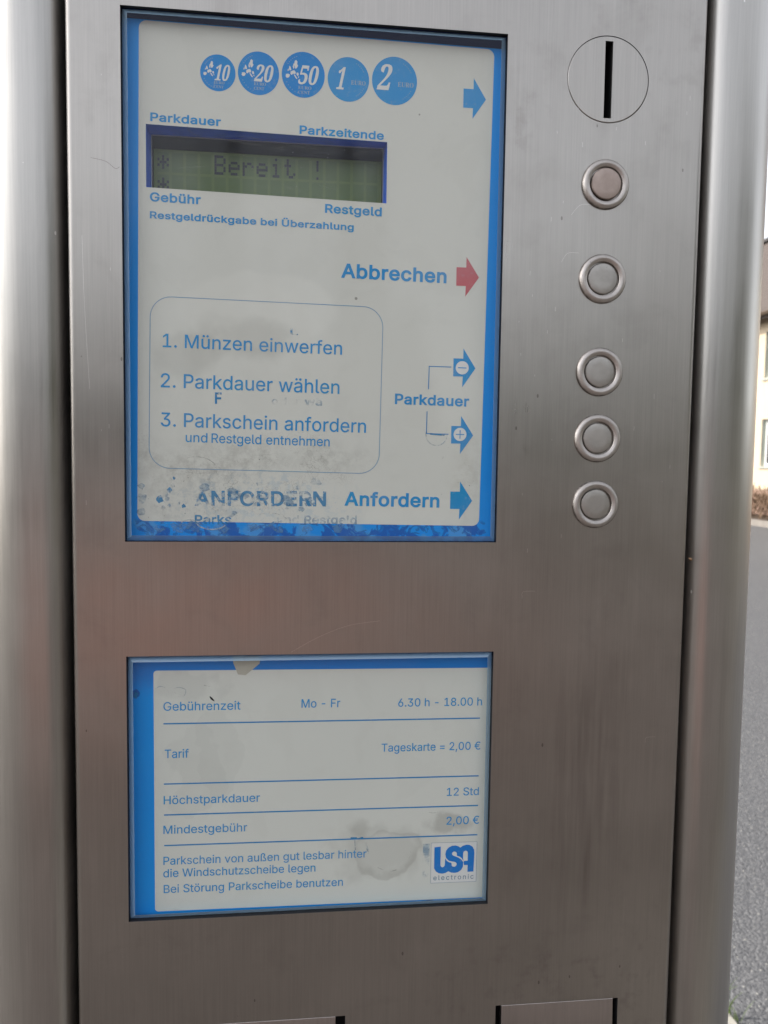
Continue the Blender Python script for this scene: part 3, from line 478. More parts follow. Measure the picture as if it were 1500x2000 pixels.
^g|445|203,-173 240,-171 268,-166 298,-157 322,-145 351,-123 368,-102 384,-74 392,-44 394,-13 394,401 291,401 291,374 279,384 263,393 243,400 221,405 192,406 162,404 131,395 100,380 73,356 52,332 40,311 35,303 22,269 14,232 12,196 14,151 22,114 36,78 54,51 76,26 101,8 131,-7 161,-15 191,-17 220,-16 242,-12 259,-5 278,4 289,13 289,-7 287,-26 280,-46 268,-58 252,-67 233,-73 210,-75 193,-74 176,-72 162,-68 152,-62 140,-53 106,-13 22,-60 42,-98 68,-127 85,-140 104,-152 130,-162 153,-168;203,81 187,82 169,88 158,94 148,102 137,115 130,131 123,150 120,171 118,195 123,235 136,268 146,282 158,294 172,302 186,306 207,308 223,306 239,302 251,294 261,286 271,273 280,256 286,236 289,218 290,187 289,167 286,147 278,127 272,115 262,103 251,93 238,86 223,82
^h|430|31,-22 136,-22 136,231 138,249 140,260 146,273 152,282 162,292 184,304 194,306 206,307 230,304 245,298 257,289 266,276 272,259 274,236 274,-22 379,-22 379,244 377,274 372,304 361,331 345,354 330,370 307,388 282,398 256,405 223,406 196,404 168,395 144,383 136,378 136,531 31,531
^i|187|31,-22 136,-22 136,401 31,401;81,421 102,423 116,428 128,438 140,452 146,466 148,480 146,501 140,516 131,526 115,538 101,544 84,546 66,543 52,538 40,530 27,514 22,500 18,483 24,461 28,451 37,441 53,428 67,422
^k|401|31,-22 136,-22 136,134 151,147 283,-22 412,-19 230,215 400,396 275,401 136,259 136,531 31,531
^l|209|135,-24 165,-23 207,-14 188,78 148,74 140,74 138,76 136,85 136,531 31,531 31,80 33,55 42,28 58,4 80,-12 105,-21
^n|430|31,-22 136,-22 136,231 138,249 140,260 146,273 152,282 162,292 184,304 194,306 206,307 230,304 245,298 257,289 266,276 272,259 274,236 274,-22 379,-22 379,244 377,274 372,304 360,332 345,354 330,370 307,388 282,398 256,405 223,406 196,404 168,395 140,380 134,376 134,401 31,401
^o|435|204,-30 245,-27 278,-18 311,-3 340,21 362,46 381,80 392,109 401,147 403,182 401,228 392,266 379,301 360,332 337,358 313,377 278,395 245,404 212,406 170,404 137,395 105,378 76,355 54,330 34,296 22,266 15,228 12,191 15,147 22,110 36,75 55,44 79,18 105,-3 140,-19 171,-27;207,68 188,70 172,75 158,84 146,95 136,109 128,125 124,143 120,164 118,189 123,229 128,250 136,266 146,281 158,292 172,301 189,306 209,308 226,306 244,300 257,292 264,286 278,268 286,250 292,232 296,211 297,182 296,164 292,143 280,111 272,98 257,84 243,75 227,70
^r|279|31,-22 136,-22 136,240 136,249 140,261 145,273 154,284 169,296 180,300 209,304 265,297 265,406 210,407 188,405 162,398 140,386 134,380 134,401 31,401
^s|385|176,-30 213,-29 242,-24 269,-14 297,2 312,14 329,33 343,55 351,82 353,104 350,137 340,164 323,185 299,206 268,221 178,244 149,254 139,260 132,268 131,275 132,284 136,291 145,300 155,306 162,308 186,311 205,310 219,305 229,299 236,291 242,282 255,252 352,274 338,318 316,353 300,369 283,382 261,393 240,400 215,405 193,406 158,405 130,399 108,391 83,378 65,364 48,346 35,324 27,298 25,271 28,243 38,217 58,191 80,173 111,159 142,149 206,134 233,124 241,117 245,108 244,97 241,89 231,80 226,77 218,73 202,68 180,67 164,68 149,72 136,78 128,87 120,97 108,132 10,110 20,66 30,43 45,24 62,7 82,-8 105,-18 130,-25 154,-29
^t|247|165,-26 195,-25 239,-14 220,79 180,72 161,72 154,75 150,79 148,95 148,305 226,305 226,401 148,401 148,493 43,493 43,401 -16,401 -16,305 43,305 43,90 46,58 58,30 77,4 102,-12 132,-22
^u|430|178,-27 213,-25 240,-16 269,-2 276,4 276,-22 379,-22 379,401 274,401 274,149 273,134 270,121 263,106 256,96 248,88 226,76 216,73 204,72 180,74 165,80 153,90 144,104 138,122 136,142 136,401 31,401 31,131 32,106 39,75 50,48 64,25 83,6 104,-8 128,-19 155,-25
^w|587|122,-22 216,-21 284,218 351,-21 445,-22 574,401 463,401 398,164 382,223 333,401 235,401 186,223 170,162 104,401 -6,401
^z|400|20,-22 361,-22 361,78 168,78 355,323 355,401 26,401 26,301 212,301 20,54
^Ü|537|254,-30 303,-28 338,-20 375,-4 405,16 431,41 452,69 467,101 476,137 479,170 479,531 371,531 371,176 370,159 364,141 358,123 348,110 334,96 321,88 301,80 283,75 265,74 234,75 216,80 197,88 182,98 170,110 160,123 152,141 148,155 146,176 146,531 38,531 38,170 41,137 50,101 66,68 86,41 112,16 142,-4 179,-19 187,-21 217,-28;187,550 204,552 217,557 230,567 242,582 248,596 249,609 247,630 242,644 233,655 217,668 204,672 187,676 170,672 157,668 144,658 132,643 126,629 124,612 126,596 132,582 144,567 157,557 170,552;331,550 361,557 373,567 386,582 392,596 393,609 391,630 385,645 376,655 361,668 332,676 314,672 301,668 288,658 276,643 270,629 268,612 270,596 276,582 288,567 301,557 314,552
^ä|409|156,-31 184,-29 205,-26 222,-20 255,-2 255,-22 359,-22 359,255 357,281 352,307 340,332 329,350 314,367 281,389 262,396 242,401 197,406 170,405 150,402 126,396 107,389 86,378 65,363 46,343 32,324 10,277 112,248 124,273 131,283 149,298 169,306 192,309 207,308 221,306 238,298 244,292 248,285 254,267 254,257 252,253 234,249 175,242 122,233 85,221 66,212 52,202 39,191 24,172 14,152 10,131 8,111 10,80 18,53 30,33 43,15 64,-4 84,-15 109,-24 134,-29;168,67 149,69 138,72 128,78 120,85 116,93 114,107 116,119 121,126 133,134 142,138 179,146 203,149 264,160 254,155 254,138 250,116 238,95 227,84 203,72 188,68;114,421 135,423 150,429 160,438 172,452 178,466 180,483 177,501 172,514 162,527 149,538 131,544 120,545 104,544 86,538 75,529 65,517 56,497 55,486 56,469 63,451 72,441 85,429 101,422;258,421 278,422 293,430 304,438 314,451 322,469 323,480 322,497 316,514 305,528 292,538 275,544 264,545 248,544 230,538 219,529 209,517 200,497 199,486 200,469 207,451 216,441 229,429 245,422
^ü|430|178,-27 213,-25 240,-16 269,-2 276,4 276,-22 379,-22 379,401 274,401 274,149 273,134 270,121 263,106 256,96 248,88 226,76 216,73 204,72 180,74 165,80 153,90 144,104 138,122 136,142 136,401 31,401 31,131 32,106 39,75 50,48 64,25 83,6 104,-8 128,-19 155,-25;130,421 150,422 165,430 176,438 186,451 194,469 195,480 194,497 188,514 177,528 164,538 147,544 136,545 120,544 102,538 88,527 78,514 72,497 71,480 72,466 78,452 87,441 103,428 117,422;274,421 294,423 309,429 319,438 332,452 338,466 339,480 338,500 332,514 322,526 307,538 293,544 280,545 260,544 246,538 233,528 222,514 217,501 214,483 217,465 222,452 231,441 246,428 260,422
*E|442|14,0 402,0 430,143 410,142 398,115 386,94 373,77 354,60 335,48 310,38 290,32 263,29 212,28 198,32 190,37 186,45 183,64 183,222 208,221 226,218 241,213 253,206 266,192 273,181 280,166 284,144 287,118 304,118 304,345 288,345 282,314 272,289 260,270 254,264 243,256 221,248 183,246 183,390 186,418 194,426 199,428 228,430 277,428 312,420 340,406 362,385 376,356 383,320 399,320 399,455 16,455 16,439 37,437 50,434 62,424 69,413 74,395 75,375 75,73 74,56 70,42 64,32 50,22 36,18 14,17
*U|492|245,-13 302,-8 346,7 381,33 403,69 418,117 420,138 422,177 422,380 424,397 428,412 432,420 442,429 457,436 474,439 474,455 328,455 328,439 352,436 368,431 377,424 387,413 391,399 392,383 392,156 388,113 373,71 349,44 317,28 273,22 243,26 221,35 207,47 202,52 191,74 182,109 181,136 181,381 184,413 189,422 195,428 202,432 240,439 240,455 15,455 15,439 35,436 50,431 60,425 68,413 72,399 73,383 73,153 78,102 91,61 115,28 147,6 191,-8
*R|473|15,0 242,0 242,17 223,20 205,24 193,33 186,44 183,58 182,76 182,212 201,212 202,211 338,0 480,0 480,17 467,18 457,22 450,29 432,50 315,224 351,236 379,254 401,277 413,303 417,336 412,372 397,400 392,406 367,426 331,442 279,452 222,455 16,455 16,439 36,436 51,431 61,425 69,413 73,399 75,381 75,79 73,58 70,44 63,33 52,24 37,20 15,17;182,234 182,389 185,414 189,421 195,426 208,430 226,431 253,427 274,416 291,397 300,370 304,334 301,303 293,278 281,259 260,244 235,236 207,234
*O|525|257,-11 295,-9 325,-3 355,7 383,21 408,38 425,53 450,81 467,106 481,134 492,170 496,194 498,224 496,262 490,294 481,323 467,351 453,373 434,395 409,418 401,424 384,435 356,448 326,458 299,464 269,466 231,464 199,458 171,448 143,434 123,421 100,402 70,368 58,349 44,320 34,285 29,261 28,236 29,194 35,163 44,135 58,106 75,81 92,61 117,38 142,21 170,6 199,-4 227,-9;264,12 230,18 202,36 177,67 158,111 149,162 145,224 150,306 162,365 164,369 186,408 214,432 219,435 259,443 294,437 322,420 348,389 366,345 376,294 379,233 375,149 360,87 338,48 306,21
*C|468|254,-11 304,-7 345,5 374,20 384,25 415,50 447,89 428,106 404,78 380,59 358,45 334,34 306,26 277,24 230,32 193,55 165,97 148,157 144,223 148,300 163,365 186,408 222,435 264,443 298,439 328,427 355,408 381,380 403,347 420,309 437,308 437,465 419,465 414,450 408,444 402,439 389,435 368,440 327,454 288,464 256,465 220,462 176,452 139,435 107,413 92,398 79,384 56,351 39,314 30,274 26,231 28,188 38,143 56,104 78,71 107,42 137,20 175,2 212,-7
*N|494|403,-11 422,-11 422,382 423,399 427,414 434,426 444,432 461,436 480,439 480,455 331,455 331,439 368,432 374,428 384,419 389,405 391,380 391,170 156,455 18,455 18,439 36,433 76,388 76,76 74,50 68,34 60,26 54,23 43,20 18,17 18,0 167,0 167,17 144,20 127,25 118,32 114,39 108,56 107,74 107,350
*T|423|92,0 328,0 328,17 304,19 291,22 277,30 269,41 265,57 263,78 263,433 271,433 310,429 343,415 368,390 384,362 386,358 394,317 410,317 410,455 11,455 11,318 29,318 35,352 46,378 67,404 88,420 116,430 146,433 156,433 156,79 154,58 150,42 141,30 129,22 115,19 92,17
*0|375|186,-10 226,-6 257,4 284,21 308,45 326,77 339,109 348,149 354,191 356,234 354,290 348,332 340,369 326,405 308,434 284,459 258,476 226,486 192,489 149,486 117,476 90,459 66,434 48,405 36,370 26,330 22,291 20,247 22,191 28,144 36,112 48,76 66,47 90,21 117,4 149,-6;188,40 168,46 154,61 142,93 134,134 131,178 130,255 131,303 134,346 142,388 152,417 166,433 168,434 189,440 208,435 211,433 224,417 234,390 240,350 244,303 245,226 244,178 240,134 234,91 225,64 220,58 208,46
*1|375|62,-3 346,-3 346,39 276,40 269,44 264,49 260,56 258,65 257,76 257,485 178,485 112,436 90,422 73,414 25,398 26,380 30,368 37,358 46,350 56,344 69,343 82,345 94,352 109,362 152,410 151,76 150,64 144,47 138,43 131,40 62,39
*2|375|21,-3 344,-3 348,144 303,144 296,119 292,108 286,97 271,84 257,78 92,76 152,132 242,220 294,280 316,314 327,343 330,358 331,377 326,408 312,436 290,458 263,474 257,476 216,486 166,489 141,488 115,484 90,476 69,467 54,457 40,443 32,429 25,412 23,398 26,372 34,355 48,342 69,332 87,328 115,326 117,365 120,391 128,413 139,430 155,440 173,442 189,440 200,434 210,425 218,411 222,395 223,366 222,344 216,309 202,278 184,246 166,223 124,176 21,70
*5|375|161,-10 187,-9 225,-2 236,1 268,14 283,24 302,39 315,55 326,72 336,97 341,119 343,145 338,190 324,226 318,234 295,258 259,279 217,290 171,294 125,291 98,285 108,403 246,403 254,402 260,400 265,396 272,378 279,354 322,354 319,483 59,483 37,245 70,232 103,240 144,244 173,241 194,233 211,221 224,201 232,175 234,150 233,121 229,101 224,86 215,71 205,60 194,53 180,47 169,44 152,43 137,45 123,49 113,54 102,64 96,72 93,78 84,108 84,124 65,123 52,119 41,112 30,103 26,90 24,77 25,60 30,48 38,33 50,21 63,12 83,2 105,-4 131,-8
"""
GL = {}
for line in GLYPHS.strip('\n').split('\n'):
    ch, adv, cs = line.split('|')
    GL[ch] = (int(adv), [[tuple(map(int, q.split(','))) for q in c.split(' ')] for c in cs.split(';')])
CAP = 509.0
def area(c): return sum(c[i - 1][0] * c[i][1] - c[i][0] * c[i - 1][1] for i in range(len(c))) / 2
def inside(p, c):
    r = False
    for i in range(len(c)):
        (x1, y1), (x2, y2) = c[i - 1], c[i]
        if (y1 > p[1]) != (y2 > p[1]) and p[0] < (x2 - x1) * (p[1] - y1) / (y2 - y1) + x1: r = not r
    return r
BD = 22
def shape(key):
    adv, cs = GL[key]
    outer = [c for c in cs if area(c) > 0]; holes = [c for c in cs if area(c) < 0]
    return adv, [[o] + [h for h in holes if inside(h[0], o)] for o in outer]
def put_text(mb, s, x0, x1, z, cap, tilt=0.0, bold=0, y=4.9, m=0, track=0.0, serif=False, shear=0.0, step=0.012):
    pen = 0.0; items = []
    for ch in s:
        if ch == ' ': pen += 200 + track; continue
        adv, groups = shape(('*' if serif else '^' if bold else '') + ch)
        items.append((pen, groups)); pen += adv + track
    xs = [p + q[0] for p, g in items for gr in g for c in gr for q in c]
    lo, hi = min(xs), max(xs); bold = 0 if serif else BD if bold else 5
    capu = CAP + 2 * bold
    sz = cap / capu
    sx = (x1 - x0 - (cap * shear)) / (hi - lo)
    a = math.radians(tilt); ca, sa = math.cos(a), math.sin(a); cx = (x0 + x1) / 2
    k = 0
    for p, groups in items:
        for gr in groups:
            loops = []
            for c in gr:
                l = []
                for q in c:
                    zz = (q[1] + bold) * sz
                    xx = x0 + (p + q[0] - lo) * sx + zz * shear
                    dx = xx - cx
                    l.append((cx + dx * ca - zz * sa, z + dx * sa + zz * ca))
                loops.append(l)
            mb.flat(loops, y - step * (k % 2), m); k += 1

# ================================================================== SETTING
def gm_asphalt():
    b = NB('asphalt'); v = b.obj()
    n1 = b.noise(v, 0.8, 4); n2 = b.noise(v, 60, 4, 0.7)
    vo = b.n('TexVoronoi', Vector=v, Scale=130.0); vc = b.n('SeparateColor', Color=vo.outputs['Color']).outputs
    c = b.mix(n1, (0.080, 0.081, 0.087), (0.105, 0.105, 0.11))
    c = b.mix(b.math('MULTIPLY', b.ramp(n2, 0.35, 0.75), 0.6), c, (0.055, 0.055, 0.06))
    c = b.mix(b.math('MULTIPLY', b.ramp(vc[0], 0.45, 1.0), 0.55), c, (0.19, 0.188, 0.19))
    st = b.math('MULTIPLY', b.math('GREATER_THAN', vc[1], 0.975), b.math('LESS_THAN', vo.outputs['Distance'], 0.42))
    c = b.mix(b.math('MULTIPLY', st, 0.8), c, (0.42, 0.40, 0.36))
    p = b.principled(Base_Color=c, Roughness=0.85)
    h = b.math('ADD', b.math('MULTIPLY', vo.outputs['Distance'], -1.0), b.math('MULTIPLY', n2, 0.8))
    bp = b.n('Bump', Strength=0.8, Distance=0.006, Height=h); b.t.links.new(bp.outputs[0], p.inputs['Normal'])
    return b.m
def gm_pavers():
    b = NB('paving'); v = b.obj()
    br = b.n('TexBrick', Vector=v, Color1=(0.076, 0.062, 0.056, 1), Color2=(0.067, 0.057, 0.053, 1), Mortar=(0.09, 0.08, 0.07, 1), Scale=1.0, Mortar_Size=0.004, Brick_Width=0.2, Row_Height=0.1)
    c = b.mix(b.math('MULTIPLY', b.noise(v, 30, 5), 0.5), br.outputs[0], (0.045, 0.041, 0.039))
    p = b.principled(Base_Color=c, Roughness=0.85)
    return b.m
def struct(mb, name, mat, origin=None):
    o = mb.build(name, mat, None, origin, same); o['kind'] = 'structure'; return o
g = MB(); g.face([(-400, -400, -0.004), (400, -400, -0.004), (400, 600, -0.004), (-400, 600, -0.004)]); struct(g, 'ground', simple('bare_earth', (0.12, 0.11, 0.08), 0.9, var=0.3, vscale=0.6))
g = MB(); g.face([(-9, -1.2, 0.0), (10.75, -1.2, 0.0), (10.75, 70, 0.0), (-9, 70, 0.0)]); struct(g, 'road', gm_asphalt())
g = MB(); g.box((-8, -1.6, -0.05), (1.10, 1.37, 0.022)); g.box((-45, -44, -0.05), (10.6, -1.604, 0.022)); struct(g, 'pavement', gm_pavers())
g = MB(); g.face([(-5, -11, 0.026), (0.9, -11, 0.026), (0.9, -4.4, 0.026), (-5, -4.4, 0.026)]); struct(g, 'path', simple('red_brick_path', (0.25, 0.125, 0.10), 0.9, var=0.25, vscale=4))  # unseen red ground patch, added to tint the steel's reflection pink
conc = simple('pale_concrete', (0.34, 0.32, 0.28), 0.85, var=0.3, vscale=25, bump=0.4)
g = MB(); g.box((-8, 1.372, -0.05), (1.19, 1.45, 0.030)); g.box((1.102, -1.6, -0.05), (1.19, 1.370, 0.030)); struct(g, 'paving_edge', conc)
g = MB(); g.box((10.75, -6, -0.1), (10.90, 60, 0.14)); struct(g, 'kerb', simple('grey_kerbstone', (0.20, 0.18, 0.16), 0.85, var=0.3, vscale=6))
g = MB(); g.face([(10.9, -6, 0.10), (12.6, -6, 0.10), (12.6, 60, 0.10), (10.9, 60, 0.10)]); struct(g, 'planting_strip', simple('dark_soil', (0.07, 0.05, 0.035), 0.95, var=0.4, vscale=8))

# ---- unseen dark ridge behind the camera, added and shaped to darken the steel's reflection
hw = MB(); rows = []; rh = random.Random(12)
hs_ = [rh.choice((1.0, 3.5, 6.0, 8.5, 11.0, 14.0, 18.0)) * rh.uniform(1.1, 1.65) for k in range(141)]
for k in range(141):
    if k < 42: hs_[k] = rh.uniform(14, 26)
for j in range(4):
    row = []
    for k in range(141):
        az = math.radians(100 + 160 * k / 140); t = j / 3
        rr = 46 + 6 * t * t
        row.append((rr * math.sin(az), rr * math.cos(az), -0.01 + hs_[k] * t ** 0.7))
    rows.append(row)
hw.grid(rows, 0, False); struct(hw, 'hills', simple('dark_wooded_slope', (0.022, 0.024, 0.014), 0.95, var=0.5, vscale=0.8))
# ---- house across the road (facade faces -X)
def gm_plaster(name, col):
    b = NB(name); v = b.obj()
    c = b.mix(b.math('MULTIPLY', b.noise(v, 1.4, 5), 0.5), col, tuple(x * 0.86 for x in col))
    c = b.mix(b.math('MULTIPLY', b.ramp(b.noise(v, 40, 4), 0.4, 0.8), 0.15), c, tuple(x * 0.8 for x in col))
    p = b.principled(Base_Color=c, Roughness=0.9)
    bp = b.n('Bump', Strength=0.3, Distance=0.01, Height=b.noise(v, 90, 3)); b.t.links.new(bp.outputs[0], p.inputs['Normal'])
    return b.m
def gm_tiles():
    b = NB('brown_roof_tiles'); v = b.obj()
    w = b.n('TexWave', {'wave_type': 'BANDS', 'bands_direction': 'Z', 'wave_profile': 'SAW'}, Vector=v, Scale=1.6)
    w2 = b.n('TexWave', {'bands_direction': 'Y'}, Vector=v, Scale=1.5)
    c = b.mix(b.noise(v, 3, 5), (0.075, 0.058, 0.050), (0.10, 0.08, 0.07))
    c = b.mix(b.math('MULTIPLY', w.outputs[1], 0.35), c, (0.06, 0.04, 0.035))
    p = b.principled(Base_Color=c, Roughness=0.8)
    bp = b.n('Bump', Strength=0.6, Distance=0.03, Height=b.math('ADD', w.outputs[1], w2.outputs[1])); b.t.links.new(bp.outputs[0], p.inputs['Normal'])
    return b.m
HX, HY0, HY1, HZ = 12.5, 5.5, 33.5, 5.45
house = thing('house', (HX + 4.5, (HY0 + HY1) / 2, 0), 'cream plastered two storey house with brown tiled roof across the road', 'house')
def hflat(mb, loops, x, m=0):      # polygon in (y, z) on a plane of constant x, facing -X
    t = MB(); t.flat([[(-p[0], p[1]) for p in l] for l in loops], 0)
    k = len(mb.v); mb.v += [(x, -q[0], q[2]) for q in t.v]
    for f in t.f: mb.f.append(tuple(k + i for i in f)); mb.m.append(m); mb.s.append(False)
wins = []
for k in range(-4, 5):
    yn = 18.16 + 3.0 * k
    if yn < HY0 + 0.6 or yn + 1.25 > HY1 - 0.6: continue
    wins += [(yn, yn + 1.25, 1.40, 2.66), (yn, yn + 1.25, 3.76, 5.00)]
w = MB()
holes = [[(a, c), (b_, c), (b_, d), (a, d)] for a, b_, c, d in wins]
hflat(w, [[(HY0, 0.76), (HY1, 0.76), (HY1, HZ), (HY0, HZ)]] + holes, HX)
for h in holes:
    w.grid([[(HX, p[0], p[1]) for p in h], [(HX + 0.2, p[0], p[1]) for p in h]], 0, False, True)
w.face([(HX, HY0, 0.76), (HX + 9, HY0, 0.76), (HX + 9, HY0, HZ), (HX + 4.5, HY0, 9.3), (HX, HY0, HZ)])
w.face([(HX, HY1, 0.76), (HX, HY1, HZ), (HX + 4.5, HY1, 9.3), (HX + 9, HY1, HZ), (HX + 9, HY1, 0.76)])
w.face([(HX + 9, HY0, 0.76), (HX + 9, HY1, 0.76), (HX + 9, HY1, HZ), (HX + 9, HY0, HZ)])
w.build('wall', gm_plaster('cream_plaster', (0.55, 0.45, 0.33)), house, None, same)
w = MB(); w.box((HX - 0.03, HY0 - 0.03, 0), (HX + 9.03, HY1 + 0.03, 0.757)); w.build('plinth', gm_plaster('pink_plinth', (0.42, 0.28, 0.22)), house, None, same)
w = MB()
for sgn, x0 in ((1, HX - 0.42), (-1, HX + 9.42)):
    xr = HX + 4.5
    w.grid([[(x0, HY0 - .4, HZ - 0.05), (x0, HY1 + .4, HZ - 0.05)], [(xr, HY0 - .4, 9.55), (xr, HY1 + .4, 9.55)]], 0, False)
    w.grid([[(x0, HY0 - .4, HZ - 0.20), (x0, HY1 + .4, HZ - 0.20)], [(xr, HY0 - .4, 9.40), (xr, HY1 + .4, 9.40)]], 0, False)
    w.face([(x0, HY0 - .4, HZ - 0.20), (x0, HY1 + .4, HZ - 0.20), (x0, HY1 + .4, HZ - 0.05), (x0, HY0 - .4, HZ - 0.05)])
    for yy in (HY0 - .4, HY1 + .4):
        w.face([(x0, yy, HZ - 0.20), (xr, yy, 9.40), (xr, yy, 9.55), (x0, yy, HZ - 0.05)])
rf = w.build('roof', gm_tiles(), house, None, same)
w = MB()
n = 10
for k in range(n):
    a0, a1 = math.pi * k / n, math.pi * (k + 1) / n
    w.face([(HX + 4.5 + 0.2 * math.cos(a0), HY0 - .4, 9.5 + 0.2 * math.sin(a0)), (HX + 4.5 + 0.2 * math.cos(a0), HY1 + .4, 9.5 + 0.2 * math.sin(a0)), (HX + 4.5 + 0.2 * math.cos(a1), HY1 + .4, 9.5 + 0.2 * math.sin(a1)), (HX + 4.5 + 0.2 * math.cos(a1), HY0 - .4, 9.5 + 0.2 * math.sin(a1))])
w.build('ridge_cap', simple('dark_ridge_tiles', (0.04, 0.035, 0.035), 0.8), rf, None, same)
w = MB(); w.box((HX + 4.1, 22.6, 9.0), (HX + 4.9, 23.5, 10.3)); w.box((HX + 4.0, 22.5, 10.302), (HX + 5.0, 23.6, 10.42)); w.build('chimney', simple('dark_chimney', (0.05, 0.045, 0.045), 0.85), rf, None, same)
w = MB(); N_ = 8
for k in range(N_):
    a0, a1 = math.pi + math.pi * k / N_, math.pi + math.pi * (k + 1) / N_
    q = [(HX - 0.50 + 0.08 * math.cos(a), HZ - 0.06 + 0.08 * math.sin(a)) for a in (a0, a1)]
    w.face([(q[0][0], HY0 - .4, q[0][1]), (q[1][0], HY0 - .4, q[1][1]), (q[1][0], HY1 + .4, q[1][1]), (q[0][0], HY1 + .4, q[0][1])])
w.build('gutter', simple('brown_gutter', (0.10, 0.07, 0.05), 0.5), house, None, same)
fm = simple('white_window_frame', (0.78, 0.78, 0.76), 0.4); pm = NB('window_glass'); pm.principled(Base_Color=(0.03, 0.035, 0.04), Roughness=0.05); pm = pm.m
sm = simple('grey_sill', (0.33, 0.34, 0.30), 0.7); rm_ = simple('grey_reveal_paint', (0.40, 0.43, 0.38), 0.8)
cm = simple('lace_curtain', (0.55, 0.55, 0.54), 0.9, var=0.5, vscale=18)
for a, b_, c, d in wins:
    w = MB(); x = HX + 0.12; t = 0.07
    w.box((x, a, c), (x + 0.06, a + t, d)); w.box((x, b_ - t, c), (x + 0.06, b_, d)); w.box((x, a + t, c), (x + 0.06, b_ - t, c + t)); w.box((x, a + t, d - t), (x + 0.06, b_ - t, d))
    mid = (a + b_) / 2; w.box((x, mid - 0.05, c + t), (x + 0.06, mid + 0.05, d - t))
    tz = d - 0.38; w.box((x - 0.003, a + t, tz), (x + 0.05, mid - 0.05, tz + 0.06)); w.box((x - 0.003, mid + 0.05, tz), (x + 0.05, b_ - t, tz + 0.06))
    wf = w.build('window', fm, house, None, same)
    w = MB(); w.face([(x + 0.03, a + t, c + t), (x + 0.03, b_ - t, c + t), (x + 0.03, b_ - t, d - t), (x + 0.03, a + t, d - t)]); w.build('pane', pm, wf, None, same)
    w = MB(); w.box((HX - 0.05, a - 0.05, c - 0.06), (HX + 0.15, b_ + 0.05, c - 0.002)); w.build('sill', sm, wf, None, same)
    w = MB(); e = 0.004
    for q in (((HX + 0.002, a + e, c), (x, a + e, c), (x, a + e, d), (HX + 0.002, a + e, d)), ((HX + 0.002, b_ - e, c), (x, b_ - e, c), (x, b_ - e, d), (HX + 0.002, b_ - e, d)), ((HX + 0.002, a, d - e), (x, a, d - e), (x, b_, d - e), (HX + 0.002, b_, d - e))): w.face(q)
    w.build('reveal', rm_, wf, None, same)

# ---- brown leafless hedge in front of the house
def gm_hedge():
    b = NB('dry_hedge_twigs'); v = b.obj(); c = b.mix(b.noise(v, 9, 5), (0.075, 0.045, 0.028), (0.21, 0.135, 0.085))
    b.principled(Base_Color=c, Roughness=0.9); return b.m
w = MB(); rnd = random.Random(3)
for k in range(15000):
    y = rnd.uniform(7, 31); x = rnd.uniform(11.12, 12.0); top = 0.78 + 0.07 * math.sin(y * 2.1) + 0.05 * math.sin(y * 5.7)
    z = 0.10 + (top - 0.10) * rnd.random() ** 0.8
    L = rnd.uniform(0.05, 0.16); a = rnd.uniform(-0.9, 0.9); bdir = rnd.uniform(0, 6.28); wd = rnd.uniform(0.006, 0.022)
    d = Vector((math.sin(a) * math.cos(bdir), math.sin(a) * math.sin(bdir), math.cos(a))) * L
    s_ = Vector((math.cos(bdir + 1.2), math.sin(bdir + 1.2), 0.2)) * wd
    p = Vector((x, y, z)); w.face([p - s_, p + s_, p + d + s_ * 0.4, p + d - s_ * 0.4])
hd = w.build('hedge', gm_hedge(), None, None, same)
hd['label'] = 'low brown leafless hedge between kerb and cream house wall'; hd['category'] = 'hedge'

# ---- grass blades at the corner of the paving
tuft = MB(); rnd = random.Random(5)
for k in range(26):
    bx, by = 1.185 + rnd.uniform(-0.05, 0.03), 1.45 + rnd.uniform(-0.02, 0.05); h = rnd.uniform(0.05, 0.13); lean = Vector((rnd.uniform(-.6, .6), rnd.uniform(-.5, .5), 0)) * h; wd = 0.003
    P0 = Vector((bx, by, 0.0)); side = Vector((math.cos(k), math.sin(k), 0)) * wd
    rows = []
    for q in range(5):
        t = q / 4; p = P0 + lean * t * t + Vector((0, 0, h * (t - 0.25 * t * t))); ww = side * (1 - t * 0.9); rows.append([p - ww, p + ww])
    tuft.grid(rows, 0, True)
gt = tuft.build('grass_tuft', simple('pale_green_grass', (0.12, 0.17, 0.05), 0.6, var=0.4, vscale=40), None, None, same)
gt['label'] = 'small green grass tuft at the corner of the paving edge'; gt['category'] = 'grass'

# ================================================================== THE TICKET MACHINE
base = Vector((0.1175, 0.12, 0.022))
mach = thing('parking_ticket_machine', base, 'brushed stainless steel parking ticket machine with blue framed panels and five round buttons', 'ticket machine')
ZB = -(Z0 - 0.022) * 1000 + 30      # bottom of the plate, mm
PX0, PX1, PZ1 = -22.6, 257.3, 90.0
UP0, UP1, UZ0, UZ1 = 0.0, 165.0, -224.0, 0.0
LP0, LP1, LZ0, LZ1 = 0.04, 165.05, -396.05, -274.78
DISC = (211.2, -16.3, 18.76)
BTN_X, BTN_Z = 211.35, (-62.03, -103.75, -145.57, -175.75, -206.16)
FLAPS = ((170.1, 231.0, -446.9, -505.0), (33.0, 98.1, -447.0, -520.0))

